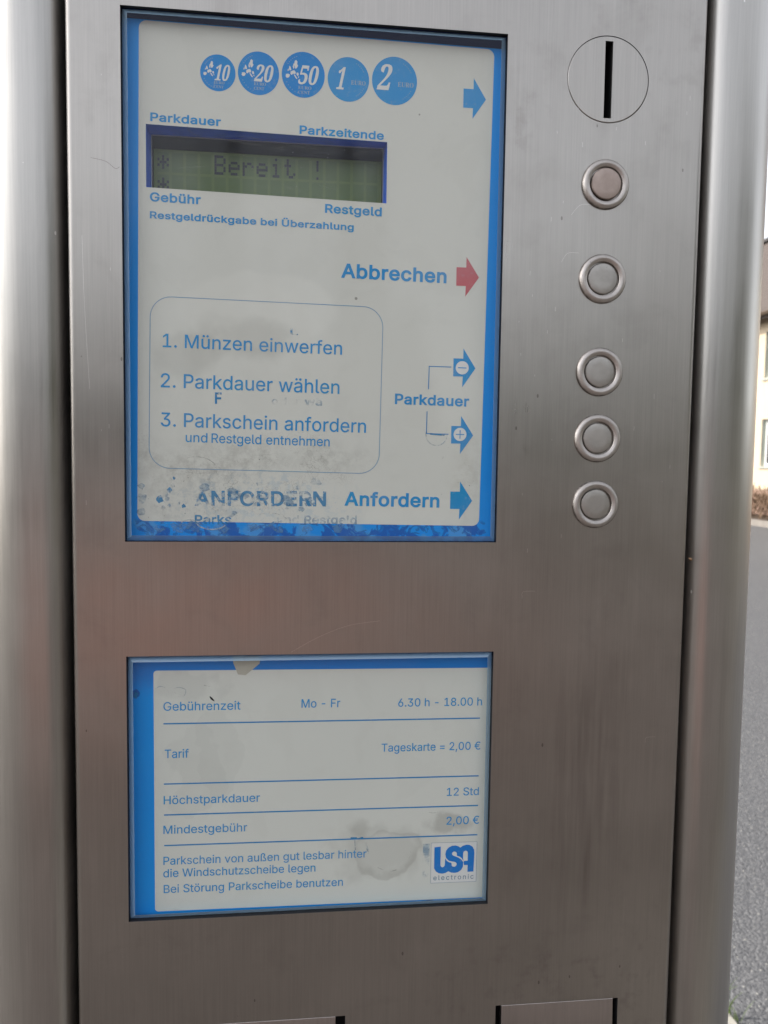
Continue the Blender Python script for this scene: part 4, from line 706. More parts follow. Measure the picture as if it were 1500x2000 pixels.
# ---- front panel
p = MB()
upH = [(UP0, UZ0), (UP1, UZ0), (UP1, UZ1), (UP0, UZ1)]
loH = [(LP0, LZ0), (LP1, LZ0), (LP1, LZ1), (LP0, LZ1)]
dcH = circle(*DISC[:2], DISC[2] + 0.12, 96)
flH = [[(a, d), (b_, d), (b_, c), (a, c)] for a, b_, c, d in FLAPS]
E = 2.6
p.flat([[(PX0 + E, ZB), (PX1 - E, ZB), (PX1 - E, PZ1), (PX0 + E, PZ1)], upH, loH, dcH] + flH, 0.0)
for h in [upH, loH] + flH: p.walls(h, 0.0, 6.0, 1)
p.walls(dcH, 0.0, 3.0, 1, True)
for side, xe in ((-1, PX0), (1, PX1)):
    rows = []
    for k in range(11):
        a = math.radians(90 * k / 10); x = xe - side * E + side * E * math.sin(a); y = E - E * math.cos(a)
        rows.append([(x, y, ZB), (x, y, PZ1)])
    rows.append([(xe, 14, ZB), (xe, 14, PZ1)])
    p.grid(rows, 0, True)
# scratches and a hair lying on the steel
def wig(pts, n=10, amp=0.25, seed=1):
    r = random.Random(seed); out = []
    for i in range(len(pts) - 1):
        for k in range(n):
            t = k / n; out.append((pts[i][0] * (1 - t) + pts[i + 1][0] * t + r.uniform(-amp, amp), pts[i][1] * (1 - t) + pts[i + 1][1] * t + r.uniform(-amp, amp)))
    return out + [pts[-1]]
def curve(pts, n=12):
    out = []
    P = [pts[0]] + list(pts) + [pts[-1]]
    for i in range(1, len(P) - 2):
        for k in range(n):
            t = k / n; q = []
            for c in (0, 1):
                a, b_, d, e = P[i - 1][c], P[i][c], P[i + 1][c], P[i + 2][c]
                q.append(0.5 * (2 * b_ + (d - a) * t + (2 * a - 5 * b_ + 4 * d - e) * t * t + (3 * b_ - a - 3 * d + e) * t ** 3))
            out.append(tuple(q))
    return out + [pts[-1]]
p.ribbon(curve([(72, -273.8), (84, -267.2), (97.5, -262), (112, -259.9)]), 0.07, -0.012, 2)
p.ribbon(curve([(-14.0, -158.5), (-15.7, -124.1), (-16.4, -94.4)]), 0.08, -0.012, 2)
p.ribbon(curve([(-12.4, -62.3), (-6.5, -63.5), (-2.5, -66.2), (-0.8, -65.4)]), 0.11, -0.012, 3)
rs = random.Random(11)
for k in range(34):
    x = rs.uniform(172, 250) if rs.random() < 0.75 else rs.uniform(-19, -3); z = rs.uniform(-240, -20)
    L = rs.uniform(0.5, 2.2); p.ribbon([(x, z), (x + rs.uniform(-.1, .1), z - L)], 0.10, -0.012, 2)
for (x, z, L, d) in ((196, -76, 9, 0.9), (192, -97, 8, 0.7), (240, -320, 5, 0.2), (120, -300, 0, 0), (178, -250, 6, 0.1)):
    if L: p.ribbon(curve([(x, z), (x + L * .5 * d, z + L * .5), (x + L, z + L * 0.55)]), 0.08, -0.012, 2)
p.build('front_panel', [MT['plate'], MT['dark'], MT['scratch'], MT['hair']], mach, (0, 0, 0))

# ---- rounded corner posts
def post(side, xin):
    R_, r_ = 26.0, 9.5
    prof = [(0, 120), (0, r_ + 2)]
    for k in range(13):
        a = math.radians(180 - 90 * k / 12); prof.append((r_ + r_ * math.cos(a), r_ - r_ * math.sin(a)))
    xc = 13.7
    for k in range(1, 4): prof.append((r_ + (xc - r_) * k / 4, 0))
    for k in range(33):
        a = math.radians(90 - 90 * k / 32); prof.append((xc + R_ * math.cos(a), R_ - R_ * math.sin(a)))
    prof += [(xc + R_, 120), (xc + R_, 240)]
    m = MB()
    m.grid([[(xin + side * x, y, ZB - 20) for x, y in prof], [(xin + side * x, y, PZ1 + 40) for x, y in prof]], 0, True)
    o = m.build('corner_post', MT['post'], mach); return o
post(1, 260.3); post(-1, -25.6)
m = MB(); m.box((-62, 30, ZB - 20), (297, 238, PZ1 + 36)); m.build('cabinet_body', MT['dark'], mach)
m = MB(); m.box((-68, -4, PZ1 + 42), (303, 244, PZ1 + 60)); m.build('top_cover', MT['post'], mach)

# ---- glass panes with ground edges
def pane(parent, x0, x1, z0, z1, hole=None, name='pane'):
    g_ = 0.32; m = MB(); c = 2.4; yf, ye, yb = 0.35, 2.2, 4.55
    out = [(x0 + g_, z0 + g_), (x1 - g_, z0 + g_), (x1 - g_, z1 - g_), (x0 + g_, z1 - g_)]
    inn = [(x0 + g_ + c, z0 + g_ + c), (x1 - g_ - c, z0 + g_ + c), (x1 - g_ - c, z1 - g_ - c), (x0 + g_ + c, z1 - g_ - c)]
    m.flat([inn] + ([hole] if hole else []), yf, 0)
    for i in range(4):
        j = (i + 1) % 4
        m.face([(out[i][0], ye, out[i][1]), (out[j][0], ye, out[j][1]), (inn[j][0], yf, inn[j][1]), (inn[i][0], yf, inn[i][1])], 1)
        m.face([(out[i][0], yb, out[i][1]), (out[j][0], yb, out[j][1]), (out[j][0], ye, out[j][1]), (out[i][0], ye, out[i][1])], 1)
    return m.build(name, [MT['pane'], MT['edge']], parent, (0, 0, 0))

# ---- instruction panel
LC = dict(x0=9.15, x1=112.9, zl=-45.3, zr=-47.0, bl=-71.6, br=-73.4)       # opening for the display
lcd_hole = [(LC['x0'], LC['bl']), (LC['x1'], LC['br']), (LC['x1'], LC['zr']), (LC['x0'], LC['zl'])]
s = MB(); s.flat([[(-3, -227), (168, -227), (168, 3), (-3, 3)], lcd_hole], 5.0); s.walls(lcd_hole, 5.0, 5.6, 1)
ip = s.build('instruction_panel', [MT['borderU'], MT['bezelblue']], mach, (0, 0, 0))
ip['label'] = 'upper blue bordered panel with coin symbols, arrows and three steps'
wf = rrect(5.45, 159.1, -216.1, -3.6, 3.2, 6, -0.62)
s = MB(); s.flat([wf, lcd_hole], 4.95); s.build('white_field', MT['fieldU'], ip, (0, 0, 0))

UPT = [  # text, weight, x0, x1, z, cap, material
    ('Parkdauer', 'b', 11.03, 40.64, -44.25, 3.6, 0), ('Parkzeitende', 'b', 74.38, 111.33, -45.95, 3.6, 1), ('Gebühr', 'b', 10.62, 32.05, -77.61, 3.85, 0),
    ('Restgeld', 'b', 85.72, 110.84, -78.97, 3.85, 0), ('Restgeldrückgabe bei Überzahlung', 'b', 10.57, 98.46, -85.27, 3.0, 0),
    ('Abbrechen', 'b', 93.06, 140.56, -106.90, 6.3, 0), ('Parkdauer', 'b', 117.92, 152.08, -161.99, 4.75, 0), ('Anfordern', 'b', 95.55, 139.18, -208.25, 6.35, 0),
    ('1. Münzen einwerfen', 'r', 15.65, 93.82, -139.81, 5.85, 0), ('2. Parkdauer wählen', 'r', 14.72, 92.80, -157.19, 6.1, 0),
    ('3. Parkschein anfordern', 'r', 14.61, 104.96, -174.27, 6.1, 0), ('und', 'r', 25.27, 34.67, -180.36, 4.2, 0), ('Restgeld entnehmen', 'r', 36.45, 88.65, -180.87, 4.2, 0)]
for t, wgt, x0, x1, z, cap, mi in UPT:
    s = MB(); put_text(s, t, x0, x1, z, cap, -0.85, 19 if wgt == 'b' else 0, 4.88, mi)
    s.build('lettering', [MT['ink'], MT['inkpale']], ip, (0, 0, 0))
for t, x0, x1, z, cap, bold, mi in (('ANFORDERN', 29.1, 87.3, -208.4, 6.8, 20, 0), ('Parks', 29.1, 45.2, -216.5, 4.0, 18, 0), ('und Restgeld', 65.3, 101.3, -216.4, 4.0, 18, 1),
                                    ('F', 38.0, 40.9, -163.3, 5.0, 16, 3), ('oder wä', 62.6, 85.1, -163.2, 3.4, 16, 1), ('L', 70.8, 74.2, -132.3, 2.7, 20, 0)):
    s = MB(); put_text(s, t, x0, x1, z, cap, 0.1, bold, 4.85, mi)
    s.build('worn_lettering', [MT['ghost'], MT['ghostpale'], MT['ghostdark'], MT['ghoststrong']], ip, (0, 0, 0))
s = MB()
# peeled flakes of the old numeral, film edges and worn smears
rg = random.Random(9)
def flake(cx, cz, r, y, mi, n=9, el=1.0):
    a0 = rg.uniform(0, 6); s.flat([[(cx + r * el * rg.uniform(.55, 1.3) * math.cos(2 * math.pi * t / n), cz + r * rg.uniform(.55, 1.3) * math.sin(2 * math.pi * t / n)) for t in range(n)]], y, mi)
kk = 0
for (fx, fz, r, mi) in ((18.5, -197.5, 1.3, 1), (20.2, -196.2, .7, 0), (19.6, -199.6, 1.0, 1), (18.2, -201.6, 1.2, 0), (16.4, -203.6, 1.5, 1), (14.2, -205.6, 1.7, 0), (12.4, -208.0, 1.6, 1), (17.4, -205.6, 1.1, 1), (18.2, -208.2, .9, 0), (15.3, -209.4, 1.0, 1), (24.2, -208.6, 1.1, 0), (22.4, -207.2, .6, 1), (6.2, -200, 1.6, 1), (6.4, -205.5, 2.1, 1), (6.0, -211, 2.0, 1)):
    flake(fx, fz, r, 4.86 - .001 * kk, mi); kk += 1
for k in range(26):
    flake(rg.uniform(29, 86), rg.gauss(-205, 3.2), rg.uniform(.5, 1.9), 4.845 - .001 * k, 1, 11, 1.7)
ring_pts = [(137.3 + 4.9 * math.cos(math.radians(a)), -175.2 + 4.9 * math.sin(math.radians(a))) for a in range(165, 372, 9)]
s.ribbon(ring_pts, 0.45, 4.85, 1)
s.ribbon([(137.3, -172.6), (137.2, -178.4)], 0.4, 4.84, 1); s.ribbon([(134.2, -174.9), (141, -175.3)], 0.75, 4.83, 0)
rg = random.Random(4)
for k in range(80):
    cx = rg.uniform(9, 60) if k < 60 else rg.uniform(140, 156); cz = rg.gauss(-203, 8) if k < 60 else rg.gauss(-190, 12)
    if cz < -215 or cz > -180: continue
    r = rg.uniform(0.08, 0.30); s.flat([[(cx + r * rg.uniform(.5, 1.3) * math.cos(a), cz + r * rg.uniform(.5, 1.3) * math.sin(a)) for a in (0, 1, 2, 3, 4, 5)]], 4.82 - 0.0003 * k, 2)
for (cx_, cz_, r_, a0, a1, w_, mi) in ((36.5, -214.5, 7.2, 200, 330, 0.55, 3), (36.5, -214.5, 7.9, 205, 300, 0.2, 2), (48.5, -212, 6.0, 60, 170, 0.25, 2), (62, -217, 9, 20, 120, 0.25, 2), (27, -217.5, 4.5, 20, 150, 0.4, 3), (30, -192, 8.5, 20, 120, 0.16, 2)):
    s.ribbon([(cx_ + r_ * math.cos(math.radians(a)) * rg.uniform(.97, 1.03), cz_ + r_ * .62 * math.sin(math.radians(a))) for a in range(a0, a1, 9)], w_, 4.80 - .002 * mi, mi)
for k, (fx, fz, r) in enumerate(((14, -218.2, 2.0), (22, -217.6, 2.6), (31, -217.8, 3.0), (41, -218.2, 2.2), (54, -218.0, 1.8), (66, -217.6, 2.6), (79, -218.4, 1.6), (93, -218, 2.0))):
    flake(fx, fz, r, 4.79 - .001 * k, 4, 11, 1.7)
s.build('worn_print', [MT['ghost'], MT['ghostpale'], MT['ghostdark'], MT['filmedge'], MT['bleach']], ip, (0, 0, 0))
# frame line round the three steps
s = MB()
oo = rrect(10.0, 111.6, -192.6, -118.2, 9.0, 10, -0.85)
for i in range(len(oo)):
    s.ribbon([oo[i - 1], oo[i]], 0.28, 4.9, 0)
s.build('outline', MT['inkthin'], ip, (0, 0, 0))
# arrows
def arrow(xs, z, hx, ztop, zbot, xt, hs, mat, label, sign=None):
    a = MB()
    pts = [(xs, z - hs), (hx - 0.1, z - hs), (hx - 0.25, zbot), (xt, (ztop + zbot) / 2 - 0.1), (hx, ztop), (hx - 0.02, z + hs), (xs, z + hs)]
    a.flat([pts], 4.90, 0)
    if sign:
        cx, cz = sign[1]; a.flat([circle(cx, cz, 3.0, 40)], 4.86, 1)
        a.flat([[(cx - 1.95, cz - .2), (cx + 1.95, cz - .25), (cx + 1.95, cz + .15), (cx - 1.95, cz + .2)]], 4.83, 0)
        if sign[0] == '+': a.flat([[(cx - .2, cz - 1.95), (cx + .2, cz - 1.95), (cx + .2, cz + 1.95), (cx - .2, cz + 1.95)]], 4.82, 0)
    o = a.build('arrow', [mat, MT['paper']], ip, (0, 0, 0)); o['label'] = label
arrow(146.66, -26.1, 151.2, -17.3, -34.8, 156.9, 4.1, MT['inkpale'], 'plain blue arrow pointing to the coin slot')
arrow(145.07, -104.0, 149.55, -95.2, -112.8, 155.45, 4.1, MT['inkred'], 'faded red arrow beside Abbrechen')
arrow(144.49, -144.6, 149.0, -135.97, -153.5, 154.73, 4.05, MT['ink'], 'blue arrow with minus sign', ('-', (148.6, -144.7)))
arrow(144.1, -175.1, 148.55, -166.5, -183.9, 154.32, 4.0, MT['ink'], 'blue arrow with plus sign', ('+', (148.2, -174.9)))
arrow(144.24, -205.1, 148.7, -196.4, -214.0, 154.5, 4.0, MT['inkcyan'], 'bright cyan blue arrow beside Anfordern')
s = MB()
s.ribbon([(133.2, -154.7), (133.4, -144.3)], 0.38, 4.9); s.ribbon([(133.2, -144.45), (143.5, -144.5)], 0.38, 4.895)
s.ribbon([(132.75, -164.7), (132.62, -174.95)], 0.38, 4.9); s.ribbon([(132.45, -174.75), (142.8, -174.9)], 0.38, 4.895)
s.build('bracket_lines', MT['inkline'], ip, (0, 0, 0))
# coin symbols
EUROPE = [[(-.10, .62), (-.02, .68), (.06, .58), (.04, .44), (.10, .36), (.02, .22), (-.06, .18), (-.10, .30), (-.16, .42), (-.12, .52)],
          [(-.16, .50), (-.22, .30), (-.18, .16), (-.12, .22), (-.14, .36)],
          [(-.44, .26), (-.40, .34), (-.34, .24), (-.30, .10), (-.40, .06), (-.44, .14)], [(-.52, .12), (-.46, .18), (-.46, .06), (-.52, .02)],
          [(-.34, .02), (-.24, .06), (-.14, .10), (-.06, .02), (-.04, -.08), (-.12, -.12), (-.20, -.10), (-.28, -.18), (-.36, -.12)],
          [(-.62, -.14), (-.48, -.12), (-.38, -.18), (-.44, -.32), (-.56, -.36), (-.64, -.28)],
          [(-.16, -.14), (-.08, -.16), (0, -.28), (.06, -.34), (.02, -.40), (-.04, -.34), (-.10, -.26)], [(.02, -.02), (.12, -.04), (.14, -.16), (.06, -.22), (0, -.12)], [(.08, -.26), (.16, -.22), (.14, -.34)]]
def coin(cx, cz, rx, rz, num, nb, words, mat, label, mapped):
    a = MB(); a.flat([circle(cx, cz, rx, 64, rz)], 4.90, 0)
    (x0, z0), (x1, z1) = nb
    put_text(a, num, x0, x1, z0 + 0.1, z1 - z0 - 0.2, -0.6, 4, 4.86, 1, serif=True, shear=0.20, track=-14)
    for wd, (wx0, wz0), (wx1, wz1) in words: put_text(a, wd, wx0, wx1, wz0 + .15, (wz1 - wz0) * .82, -0.6, 0, 4.86, 2, serif=True)
    if mapped:
        off = (-0.34, 0.08)
        for q in EUROPE: a.flat([[(cx + (x * 0.78 + off[0] + .02) * rx, cz + (z * 0.78 + off[1] + .02) * rz) for x, z in q]], 4.86, 1)
        arcs = [(112, 148), (205, 252)]; rr = 0.84
    else: arcs = [(28, 62), (-62, -28)]; rr = 0.82
    for a0, a1 in arcs:
        for k in range(6):
            t = math.radians(a0 + (a1 - a0) * k / 5); sx, sz = cx + rr * rx * math.cos(t), cz + rr * rz * math.sin(t)
            a.flat([[(sx + (.26 if j % 2 == 0 else .12) * math.cos(j * math.pi / 5 + 1.57), sz + (.26 if j % 2 == 0 else .12) * math.sin(j * math.pi / 5 + 1.57)) for j in range(10)]], 4.86, 2)
    o = a.build('coin_symbol', [mat, MT['paper'], MT['coinpale']], ip, (0, 0, 0)); o['label'] = label
MT['coinpale'] = simple('pale_blue_print', (0.40, 0.50, 0.60), 0.6)
coin(39.43, -22.34, 7.45, 7.6, '10', ((37.7, -25.55), (45.1, -18.4)), [('EURO', (37.7, -27.1), (42.2, -25.6)), ('CENT', (37.7, -28.8), (41.8, -27.3))], MT['inkcoin'], 'blue printed 10 cent coin, smallest in the row', True)
coin(56.67, -21.4, 8.78, 9.05, '20', ((54.7, -24.9), (63.6, -17.3)), [('EURO', (54.7, -26.6), (59.9, -24.9)), ('CENT', (54.7, -28.5), (59.1, -26.8))], MT['inkcoin'], 'blue printed 20 cent coin', True)
coin(75.87, -20.78, 9.28, 9.6, '50', ((73.4, -24.8), (83.2, -16.3)), [('EURO', (73.7, -27.0), (79.4, -25.2)), ('CENT', (73.7, -29.0), (78.7, -27.2))], MT['inkcoin'], 'blue printed 50 cent coin', True)
coin(95.49, -21.44, 9.06, 9.4, '1', ((89.7, -25.9), (95.3, -15.8)), [('EURO', (96.6, -23.7), (103.0, -21.3))], MT['inkpale'], 'blue printed 1 euro coin', False)
coin(115.77, -20.78, 9.97, 10.25, '2', ((107.9, -24.9), (115.5, -13.3)), [('EURO', (117.2, -23.3), (124.2, -20.6))], MT['inkpale'], 'blue printed 2 euro coin, largest in the row', False)
m = MB()      # added navy strip standing in for shade under the window's upper edge
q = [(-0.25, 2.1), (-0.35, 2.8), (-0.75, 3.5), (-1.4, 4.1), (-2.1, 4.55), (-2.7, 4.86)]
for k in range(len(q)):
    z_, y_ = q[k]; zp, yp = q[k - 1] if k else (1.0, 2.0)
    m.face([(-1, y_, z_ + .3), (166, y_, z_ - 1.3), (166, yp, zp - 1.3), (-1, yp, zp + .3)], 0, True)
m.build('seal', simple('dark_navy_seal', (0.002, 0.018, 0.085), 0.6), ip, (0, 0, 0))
pane(ip, UP0, UP1, UZ0, UZ1, lcd_hole)

# ---- display
d = MB()
inn = [(9.5, -72.6), (112.4, -72.9), (112.4, -45.9), (9.5, -45.7)]
d.grid([[(q[0], 5.7, q[1]) for q in lcd_hole], [(q[0], 14.6, q[1]) for q in inn]], 0, False, True)
in2 = [(9.9, -72.3), (112.0, -72.5), (112.0, -46.4), (9.9, -46.2)]
d.grid([[(q[0], 14.6, q[1]) for q in inn], [(q[0], 14.6, q[1]) for q in in2]], 2, False, True)
d.grid([[(q[0], 14.6, q[1]) for q in in2], [(q[0], 19.2, q[1]) for q in in2]], 1, False, True)
dp = d.build('display', [MT['bezelblue'], MT['dark'], MT['lip']], mach, label='recessed green display reading Bereit with blue surround')
d = MB(); d.grid([[(9.9, 14.7, -46.2), (112.0, 14.7, -46.4)], [(9.9, 16.4, -48.6), (112.0, 16.4, -48.8)], [(9.9, 18.8, -50.2), (112.0, 18.8, -50.4)]], 0, True); d.build('bezel', MT['dark'], dp)  # added sloping dark strip, stands in for the shadow across the screen's top
KX = 1.0111
def lx(x): return 75.32 + (x - 75.32) * KX
def lz(z): return -186.66 + (z + 186.66) * KX
d = MB(); d.face([(9.0, 19.0, -74), (113, 19.0, -74), (113, 19.0, -46), (9.0, 19.0, -46)], 0)
CW, PX = 4.93, 6.17
for r_ in range(2):
    for c_ in range(16):
        x0 = 12.15 + c_ * PX; zt = -53.0 - r_ * 9.6 - (c_ * 0.0)
        d.flat([[(lx(x0), lz(zt - 8.4)), (lx(x0 + CW), lz(zt - 8.4)), (lx(x0 + CW), lz(zt + 0.05)), (lx(x0), lz(zt + 0.05))]], 18.95, 1)
scn = d.build('screen', [MT['lcdgap'], MT['lcdcell']], dp)
F5 = {'B': ('11110', '10001', '10001', '11110', '10001', '10001', '11110'), 'e': ('00000', '00000', '01110', '10001', '11111', '10000', '01110'),
      'r': ('00000', '00000', '10110', '11001', '10000', '10000', '10000'), 'i': ('00100', '00000', '01100', '00100', '00100', '00100', '01110'),
      't': ('01000', '01000', '11100', '01000', '01000', '01001', '00110'), '!': ('00100', '00100', '00100', '00100', '00000', '00000', '00100'),
      '*': ('00000', '00100', '10101', '01110', '10101', '00100', '00000')}
for row, txt in ((0, '*   Bereit !'), (1, '*')):
    d = MB()
    for c_, ch in enumerate(txt):
        if ch == ' ': continue
        for j, line in enumerate(F5[ch]):
            for i, bit in enumerate(line):
                if bit == '1':
                    x = 12.15 + c_ * PX + i * CW / 5; z = -53.0 - row * 9.6 - j * 1.2
                    d.flat([[(lx(x + .02), lz(z - 1.14)), (lx(x + CW / 5 - .02), lz(z - 1.14)), (lx(x + CW / 5 - .02), lz(z - .02)), (lx(x + .02), lz(z - .02))]], 18.88, 0)
    d.build('display_text', MT['lcddot'], dp)
d = MB(); q = 0.06
cv = [(lcd_hole[0][0] + q, lcd_hole[0][1] + q), (lcd_hole[1][0] - q, lcd_hole[1][1] + q), (lcd_hole[2][0] - q, lcd_hole[2][1] - q), (lcd_hole[3][0] + q, lcd_hole[3][1] - q)]
d.flat([cv], 0.35, 0); d.flat([cv], 4.5, 0)
rs = random.Random(21)
for k in range(60):
    x = rs.uniform(12, 108); z = rs.uniform(-71, -49); L = rs.uniform(6, 34); a = math.radians(rs.gauss(-9, 9)); bend = rs.uniform(-.06, .06)
    pts = [(x + L * t * math.cos(a), z + L * t * math.sin(a) + bend * L * t * (1 - t) * 4) for t in [i / 8 for i in range(9)]]
    pts = [w_ for w_ in pts if 10 < w_[0] < 112 and -72.2 < w_[1] < -47.3]
    if len(pts) > 2: d.ribbon(pts, rs.uniform(0.06, 0.16), 0.335 - 0.0002 * k, 1)
for pts in ([(67, -58), (71, -65), (74.5, -71.5)], [(27, -47), (31, -50.5), (50, -52.5), (68, -54.5)], [(15, -69), (22, -65), (36, -63.5), (60, -64.5), (90, -70)], [(60, -55), (72, -53), (90, -54)], [(31, -50.5), (52, -50.2), (80, -53.5)]):
    d.ribbon(curve(pts), 0.20, 0.322, 1)
for k in range(26):
    x, z = rs.uniform(14, 108), rs.uniform(-71, -50); r = rs.uniform(.05, .16)
    d.flat([[(x + r * rs.uniform(.5, 1.4) * math.cos(t), z + r * rs.uniform(.5, 1.4) * math.sin(t)) for t in range(6)]], 0.318 - 0.0002 * k, 2)
MT['scratchdeep'] = simple('deep_scratch', (0.50, 0.50, 0.49), 0.6)
d.build('cover', [MT['pane'], MT['scratchhaze'], MT['scratchdeep']], dp)

# ---- tariff panel
s = MB(); s.flat([[(-3, -399), (168, -399), (168, -272), (-3, -272)]], 5.0)
tp = s.build('tariff_panel', MT['borderL'], mach, (0, 0, 0)); tp['label'] = 'lower blue bordered tariff panel with fee table and square logo'
s = MB(); wl = [(167.5, -396.0 + .42), (167.5, -283.55)]
lft = rrect(10.75, 40, -394.75, -282.6, 1.5, 5, 0)
pts = [q for q in lft if q[0] < 25]
s.flat([[(167.5, -395.65), (167.5, -283.75)] + pts], 4.95)
s.build('white_field', MT['fieldL'], tp, (0, 0, 0))
LOT = [('Gebührenzeit', 15.01, 49.22, -301.12, 4.0), ('Mo - Fr', 76.81, 94.60, -301.02, 4.0), ('6.30 h - 18.00 h', 121.54, 161.27, -301.60, 3.9), ('Tarif', 15.47, 26.08, -322.90, 3.95),
       ('Tageskarte = 2,00 €', 114.01, 161.01, -322.84, 3.85), ('Höchstparkdauer', 14.87, 58.08, -344.49, 3.9), ('12 Std', 145.33, 160.76, -345.01, 3.85), ('Mindestgebühr', 14.68, 52.29, -358.34, 3.9),
       ('2,00 €', 145.41, 161.18, -359.07, 3.9), ('Parkschein von außen gut lesbar hinter', 14.59, 107.61, -373.06, 3.85), ('die Windschutzscheibe legen', 14.51, 83.76, -378.89, 3.85),
       ('Bei Störung Parkscheibe benutzen', 14.63, 96.67, -386.38, 3.85)]
for t, x0, x1, z, cap in LOT:
    s = MB(); put_text(s, t, x0, x1, z, cap, -0.32, 0, 4.88, 0)
    s.build('lettering', MT['ink'], tp, (0, 0, 0))
s = MB()
for z in (-307.4, -335.3, -349.75, -364.1):
    s = MB(); s.ribbon([(15.0, z + .4), (160.5, z - .4)], 0.62, 4.9); s.build('ruled_line', MT['inkline'], tp, (0, 0, 0))
s = MB()
s.flat([[(2.8, -291.5), (4.2, -293), (3.2, -295), (1.9, -294.2)]], 4.9, 0)
for q in ([(11.5, -291), (13.5, -289.8), (16, -290.6), (17.5, -293), (16, -294.2)], [(19.5, -291), (22, -290.4), (24.8, -291.6), (24.2, -294.2), (21.5, -294.5), (20, -292.5)]): s.ribbon(curve(q, 6), 0.28, 4.88, 1)
s.flat([[(134.4, -367.9), (137.6, -368.0), (137.4, -385.5), (134.3, -385)]], 4.88, 1)
s.ribbon([(102, -364.7), (102.4, -369.5)], 0.5, 4.87, 1); s.ribbon([(107.3, -366), (108.4, -371.5)], 0.9, 4.87, 1); s.ribbon([(100, -363.6), (106, -363.7)], 0.7, 4.868, 0)
for q in ([(113, -378.5), (118, -380.6), (122, -380)], [(126, -377.5), (128.6, -373), (128, -370.5)], [(137, -352.6), (139, -353), (142, -352.5)], [(33, -289.6), (36, -290.2), (40, -289.5)]): s.ribbon(curve(q, 6), 0.22, 4.86, 2)
s.build('worn_print', [MT['ghost'], MT['ghostpale'], MT['ghostdark']], tp, (0, 0, 0))
# square logo: white tile, thin frame, interlocking letters and the word below
lg = MB()
L0, L1 = (138.33, -387.31), (160.4, -367.75)
tile = [(138.33, -387.35), (160.34, -387.5), (160.45, -367.9), (138.32, -367.65)]
lg.flat([tile], 4.90, 1)
for i in range(4): lg.ribbon([tile[i - 1], tile[i]], 0.14, 4.87, 2)
def lp(x, y):      # logo drawing units -> mm
    u = (x - 315) / 890.0; v = (y - 150) / 780.0
    return (138.33 + u * 22.05, -367.75 - v * 19.7)
def cc(pts, n=5): return curve([lp(*q) for q in pts] + [lp(*pts[0])], n)[:-1]
sil = [(378, 232), (500, 222), (500, 585), (512, 615), (540, 628), (570, 615), (585, 588), (590, 470), (606, 450), (592, 372), (608, 302), (655, 246), (720, 217), (790, 213), (848, 233), (882, 258), (930, 224), (1000, 207), (1062, 212), (1120, 250), (1154, 310), (1160, 380), (1147, 735), (1030, 737), (1030, 603), (960, 600), (950, 575), (936, 640), (905, 695), (845, 736), (780, 746), (710, 737), (655, 708), (600, 740), (540, 750), (470, 738), (412, 700), (378, 640)]
lg.flat([[lp(*q) for q in sil]], 4.85, 0)
lg.flat([cc([(722, 375), (732, 345), (766, 328), (800, 342), (816, 368), (820, 412), (870, 432), (915, 470), (944, 520), (938, 532), (905, 490), (850, 452), (790, 425), (740, 402)])], 4.82, 1)
lg.flat([cc([(596, 452), (612, 452), (655, 498), (720, 520), (780, 532), (812, 560), (812, 595), (785, 622), (748, 622), (722, 600), (714, 550), (670, 534), (620, 498)])], 4.82, 1)
lg.flat([[lp(*q) for q in [(940, 365), (950, 338), (985, 320), (1018, 332), (1030, 362), (1030, 518), (958, 520), (946, 495), (940, 470)]]], 4.82, 1)
lg.flat([[lp(*q) for q in [(946, 500), (962, 512), (962, 602), (1032, 602), (1032, 640), (940, 640)]]], 4.815, 1)
lg.flat([[lp(*q) for q in [(950, 540), (962, 522), (1034, 522), (1034, 601), (960, 599)]]], 4.80, 0)
put_text(lg, 'electronic', 139.63, 159.11, -386.05, 2.35, -0.4, 0, 4.85, 2, track=120)
lo_ = lg.build('logo', [MT['logoblue'], MT['paper'], MT['inkgrey']], tp); lo_['label'] = 'square white logo of blue interlocking letters over the word electronic'
s = MB(); s.flat([[(45.5, -276.5), (58.3, -276.5), (57.75, -280.1), (51.5, -285.3), (48.1, -284.9), (46.1, -279.9)]], 4.84); s.build('tape_scrap', MT['tape'], tp, label='yellowed torn scrap of tape at the top border')
pane(tp, LP0, LP1, LZ0, LZ1)

# ---- coin slot
c = MB(); cx, cz, cr = DISC
cr -= 0.08
slot = [(209.5, -33.05), (213.0, -33.05), (213.0, 0.2), (209.4, 0.2)]
c.flat([circle(cx, cz, cr - 0.35, 96), slot], -0.05, 0)
c.lathe(cx, cz, [[(cr - 0.35, -0.05), (cr - 0.1, 0.02), (cr, 0.25), (cr, 3)]], 0, 96)
c.walls(slot, -0.05, 1.2, 0)
cs = c.build('coin_slot', MT['disc'], mach, label='round steel coin slot plate with upright black slit')
c = MB(); q = 0.0; c.walls(slot, 1.2, 16, 0); c.flat([slot], 16, 0); c.build('slot_liner', MT['black'], cs)

